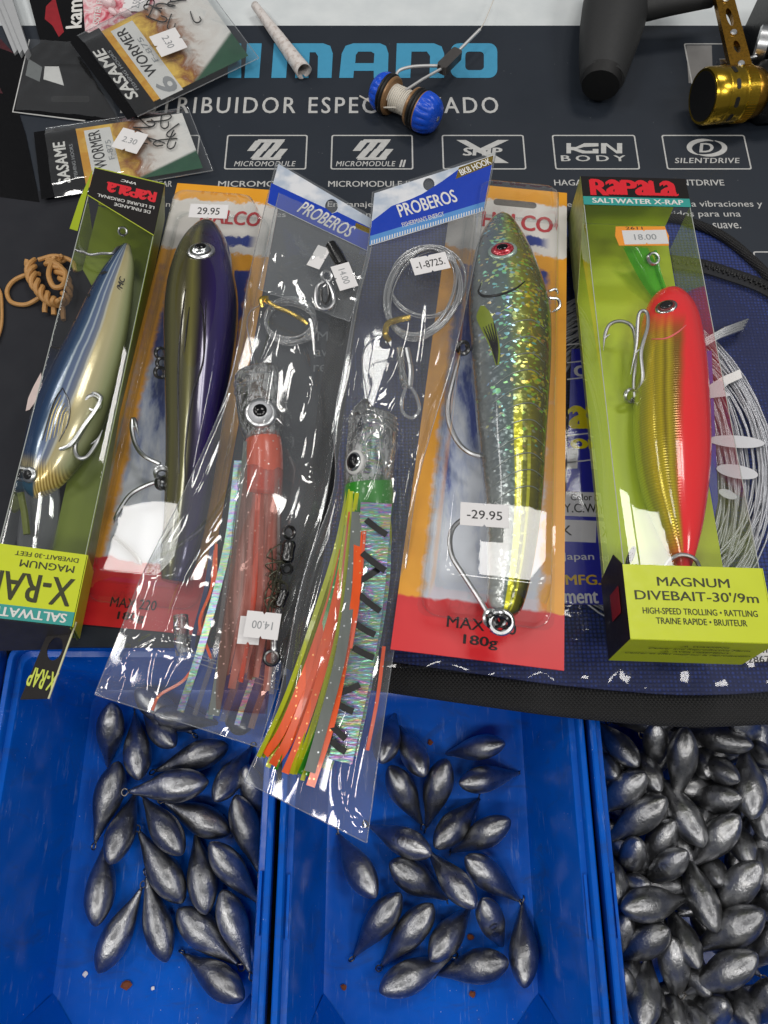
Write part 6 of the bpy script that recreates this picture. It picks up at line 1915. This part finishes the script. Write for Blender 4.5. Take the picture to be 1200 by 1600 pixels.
MB().lathe([(.01, 0), (.2, 0), (.2, .25), (.01, .25)], T(*P(697, 112, .95)), 12).build('clamp_screw', RUBBER, bob)
MB().tube([P(712, 84, 1.3), P(730, 66, 1.35), P(750, 46, 1.4)], .1, 8).build('thread_tube', SATIN, bob)
MB().tube(zpath([(750, 46, 1.4), (757, 34, 1.2), (765, 15, .9), (775, -10, .6)], 12), .03, 5).build('thread_end', THREAD, bob)

# ================================================================== REEL: black grip and gold crank
EVA = plain('black_foam_grip', rgb(40, 41, 42), .62, vary=.1, bump=.15, bscale=20)
GOLDAN = plain('gold_anodised', (.62, .40, .04, 1), .22, 1.0, vary=.06)
BRONZE = plain('bronze_anodised', (.42, .22, .03, 1), .28, 1.0, vary=.1)
reel = thing('fishing_reel', 'gold and black fishing reel with foam grip handle at the top right corner', 'reel', P(1050, 60, 0))
sp = [(975, -60, 2.4, 44, .9), (968, -20, 2.2, 50, .9), (958, 30, 2.0, 50, .9), (948, 80, 1.8, 43, .9), (942, 115, 1.65, 36, .9), (940, 124, 1.6, 34, .9), (939, 129, 1.6, 28, .9)]
G = Lure(sp, rings=40)
grip = G.mb.build('grip', EVA, reel, smooth='all')
a, b = P(941, 120, 1.62), P(938, 134, 1.55)
MB().tube([a, b], [33 * K(a), 29 * K(a)], 28).build('grip_cap', plain('matte_black', rgb(14, 14, 15), .6), reel)
Lure([(985, 18, 2.2, 16, 1.0), (1010, 12, 2.3, 19, 1.0), (1040, 6, 2.4, 18, 1.0), (1080, 0, 2.5, 16, 1.0), (1112, -4, 2.5, 14, 1.0)], rings=20).mb.build('handle_arm', EVA, reel, smooth='all')
# gold crank arm: flat bar with two slots
a, b = P(1121, -40, 3.4), P(1158, 112, 3.0)
Mx = axes(a, b - a, Z.cross(b - a) + Vector((.0, 0, .35)))
La = (b - a).length
hw_ = .55
arm = MB().flat([[(0, -hw_), (La, -hw_ * 1.2), (La, hw_ * 1.2), (0, hw_)], ell(La * .48, 0, .75, .2, 16)[::-1], ell(La * .78, 0, .5, .2, 16)[::-1]], Mx, .2, .4).build('crank_arm', BRONZE, reel, smooth=False)
for fx in (.30, .64, .95):
    MB().lathe([(.01, 0), (.2, 0), (.22, .05), (.16, .12), (.01, .12)], Mx @ T(La * fx, 0, .2), 14).build('arm_screw', STEEL, reel)
# second edge of the arm, folded
Mx2 = axes(P(1114, -30, 2.6), P(1150, 112, 2.6) - P(1114, -30, 2.6), Vector((.9, .2, .6)))
# gold drum on its side with slots
c0_, c1_ = P(1098, 151, 2.0), P(1164, 146, 1.75)
zd = (c1_ - c0_).normalized(); xd = zd.cross(Z).normalized(); yd = zd.cross(xd)
Md = Matrix(((xd.x, yd.x, zd.x, c0_.x), (xd.y, yd.y, zd.y, c0_.y), (xd.z, yd.z, zd.z, c0_.z), (0, 0, 0, 1)))
Ld = (c1_ - c0_).length
rd = 41 * K(c0_)
MB().lathe([(rd * .86, .0), (rd * .95, -.02), (rd, .1), (rd, Ld * .30), (rd * .985, Ld * .31), (rd * .985, Ld * .34), (rd, Ld * .35), (rd, Ld * .66), (rd * .97, Ld * .68), (rd * .97, Ld * .72), (rd, Ld * .74), (rd, Ld * .98), (rd * .96, Ld)], Md, 48).build('drum', GOLDAN, reel)
MB().lathe([(.02, .05), (rd * .86, .05), (rd * .86, .12)], Md @ T(0, 0, -.08), 40).build('drum_face', plain('drum_black', rgb(16, 16, 17), .5), reel)
for q in range(0, 360, 6):
    t = math.radians(q)
    MB().box((0, 0, 0), .05, .05, Ld * .22, Md @ Matrix.Rotation(t, 4, 'Z') @ T(rd, 0, Ld * .86)).build('knurl_ridge', GOLDAN, reel, smooth=False)
for q in range(0, 360, 36):
    t = math.radians(q + 10)
    Ms = Md @ Matrix.Rotation(t, 4, 'Z') @ T(rd + .005, 0, Ld * .48) @ R(90, 'Y')
    MB().flat([rrect(-.14, -.30, .14, .30, .13, 4)], Ms, 0, .02).build('drum_slot', RUBBER, reel, smooth=False)
MB().lathe([(rd * .92, Ld), (rd * .94, Ld * 1.05), (rd * .9, Ld * 1.2), (rd * .82, Ld * 1.3)], Md, 40).build('drum_collar', BRONZE, reel)
MB().lathe([(rd * .84, Ld * 1.25), (rd * 1.1, Ld * 1.4), (rd * 1.15, Ld * 2.4), (rd * .9, Ld * 2.8)], Md, 32).build('reel_body', plain('reel_black', rgb(20, 20, 21), .3), reel)
# chrome parts at the edge
c = P(1196, 72, 2.4)
MB().lathe([(.3, -.6), (1.0, -.6), (1.15, -.5), (1.15, .1), (1.0, .2), (.5, .24), (.5, .9), (.3, 1.0)], T(*c) @ R(80, 'Y') @ R(20, 'X'), 40).build('spool', STEEL, reel)
MB().tube([P(1122, 100, 2.2), P(1150, 98, 2.2)], .28, 12).build('shaft', STEEL, reel)
MB().tube([P(1156, 96, 2.6), P(1180, 90, 2.4)], .16, 10).build('shaft', STEEL, reel)
MB().box((P(1230, 60, 2).x, P(1230, 60, 2).y, 1.8), 3.2, 6, 3.5).build('gear_case', bpy.data.materials['reel_black'], reel, smooth=False)

# ================================================================== RUBBER BANDS, PALE PATCH
RUBTAN = plain('tan_rubber', rgb(190, 142, 84), .5, vary=.18, scale=3, bump=.3, bscale=6)
random.seed(77)
rb = thing('rubber_band', 'knotted tan rubber band beside the left window box', 'rubber band', P(75, 445, .05))
def loopband(pts, r, nm):
    MB().tube(zpath(pts, len(pts) * 9), r, 8).build(nm, RUBTAN, rb)
loopband([(62, 428, .5), (40, 430, .3), (20, 440, .25), (11, 456, .2), (18, 472, .2), (40, 476, .2), (60, 466, .35), (66, 458, .5)], .13, 'band_loop')
# the plaited lump: three strands wound round a curved core
core_pts = spline([(48, 408, .5), (50, 432, .6), (64, 455, .7), (84, 472, .7), (100, 470, .6), (104, 448, .6), (94, 424, .6), (78, 410, .55), (98, 404, .5)], 90)
for s in range(3):
    pts = []
    for i, (x, y, z) in enumerate(core_pts):
        c = P(x, y, z); a = i * .42 + s * 2.094
        pts.append(c + Vector((.21 * math.cos(a), .21 * math.cos(a) * .5, .2 * math.sin(a))))
    MB().tube(pts, .15, 8).build('band_strand', RUBTAN, rb)
loopband([(80, 412, .8), (76, 430, 1.0), (84, 448, 1.0), (98, 446, .9), (102, 428, .8), (92, 416, .8)], .15, 'band_loop')
loopband([(60, 406, .6), (86, 400, .6), (112, 408, .4), (118, 424, .3)], .13, 'band_loop')
for pts in ([(72, 468, .6), (70, 482, .4), (70, 488, .3)], [(84, 472, .6), (84, 484, .4), (84, 492, .3)], [(96, 470, .5), (98, 484, .3), (99, 500, .2)]):
    loopband(pts, .15, 'band_end')
rb2 = MB().tube(zpath([(-14, 440, .2), (0, 455, .2), (3, 480, .2), (2, 510, .2), (-6, 535, .2)], 30), .09, 8).build('rubber_band', RUBTAN, None)
setp(rb2, 'thin tan rubber band just showing at the left edge', 'rubber band')
mb = MB()
lp = [(64, 582), (66, 600), (62, 615), (55, 628), (46, 640), (40, 642), (44, 622), (52, 604)]
o = MB().flat([[(P(x, y, .1).x, P(x, y, .1).y) for x, y in lp]], T(0, 0, .1), 0, .03).build('pale_patch', plain('pink_white', rgb(226, 206, 200), .6, vary=.15, scale=2), None, smooth=False)  # thin pinkish white patch lying on the sheet
setp(o, 'thin pinkish white patch on the dark sheet at the left', 'paper')
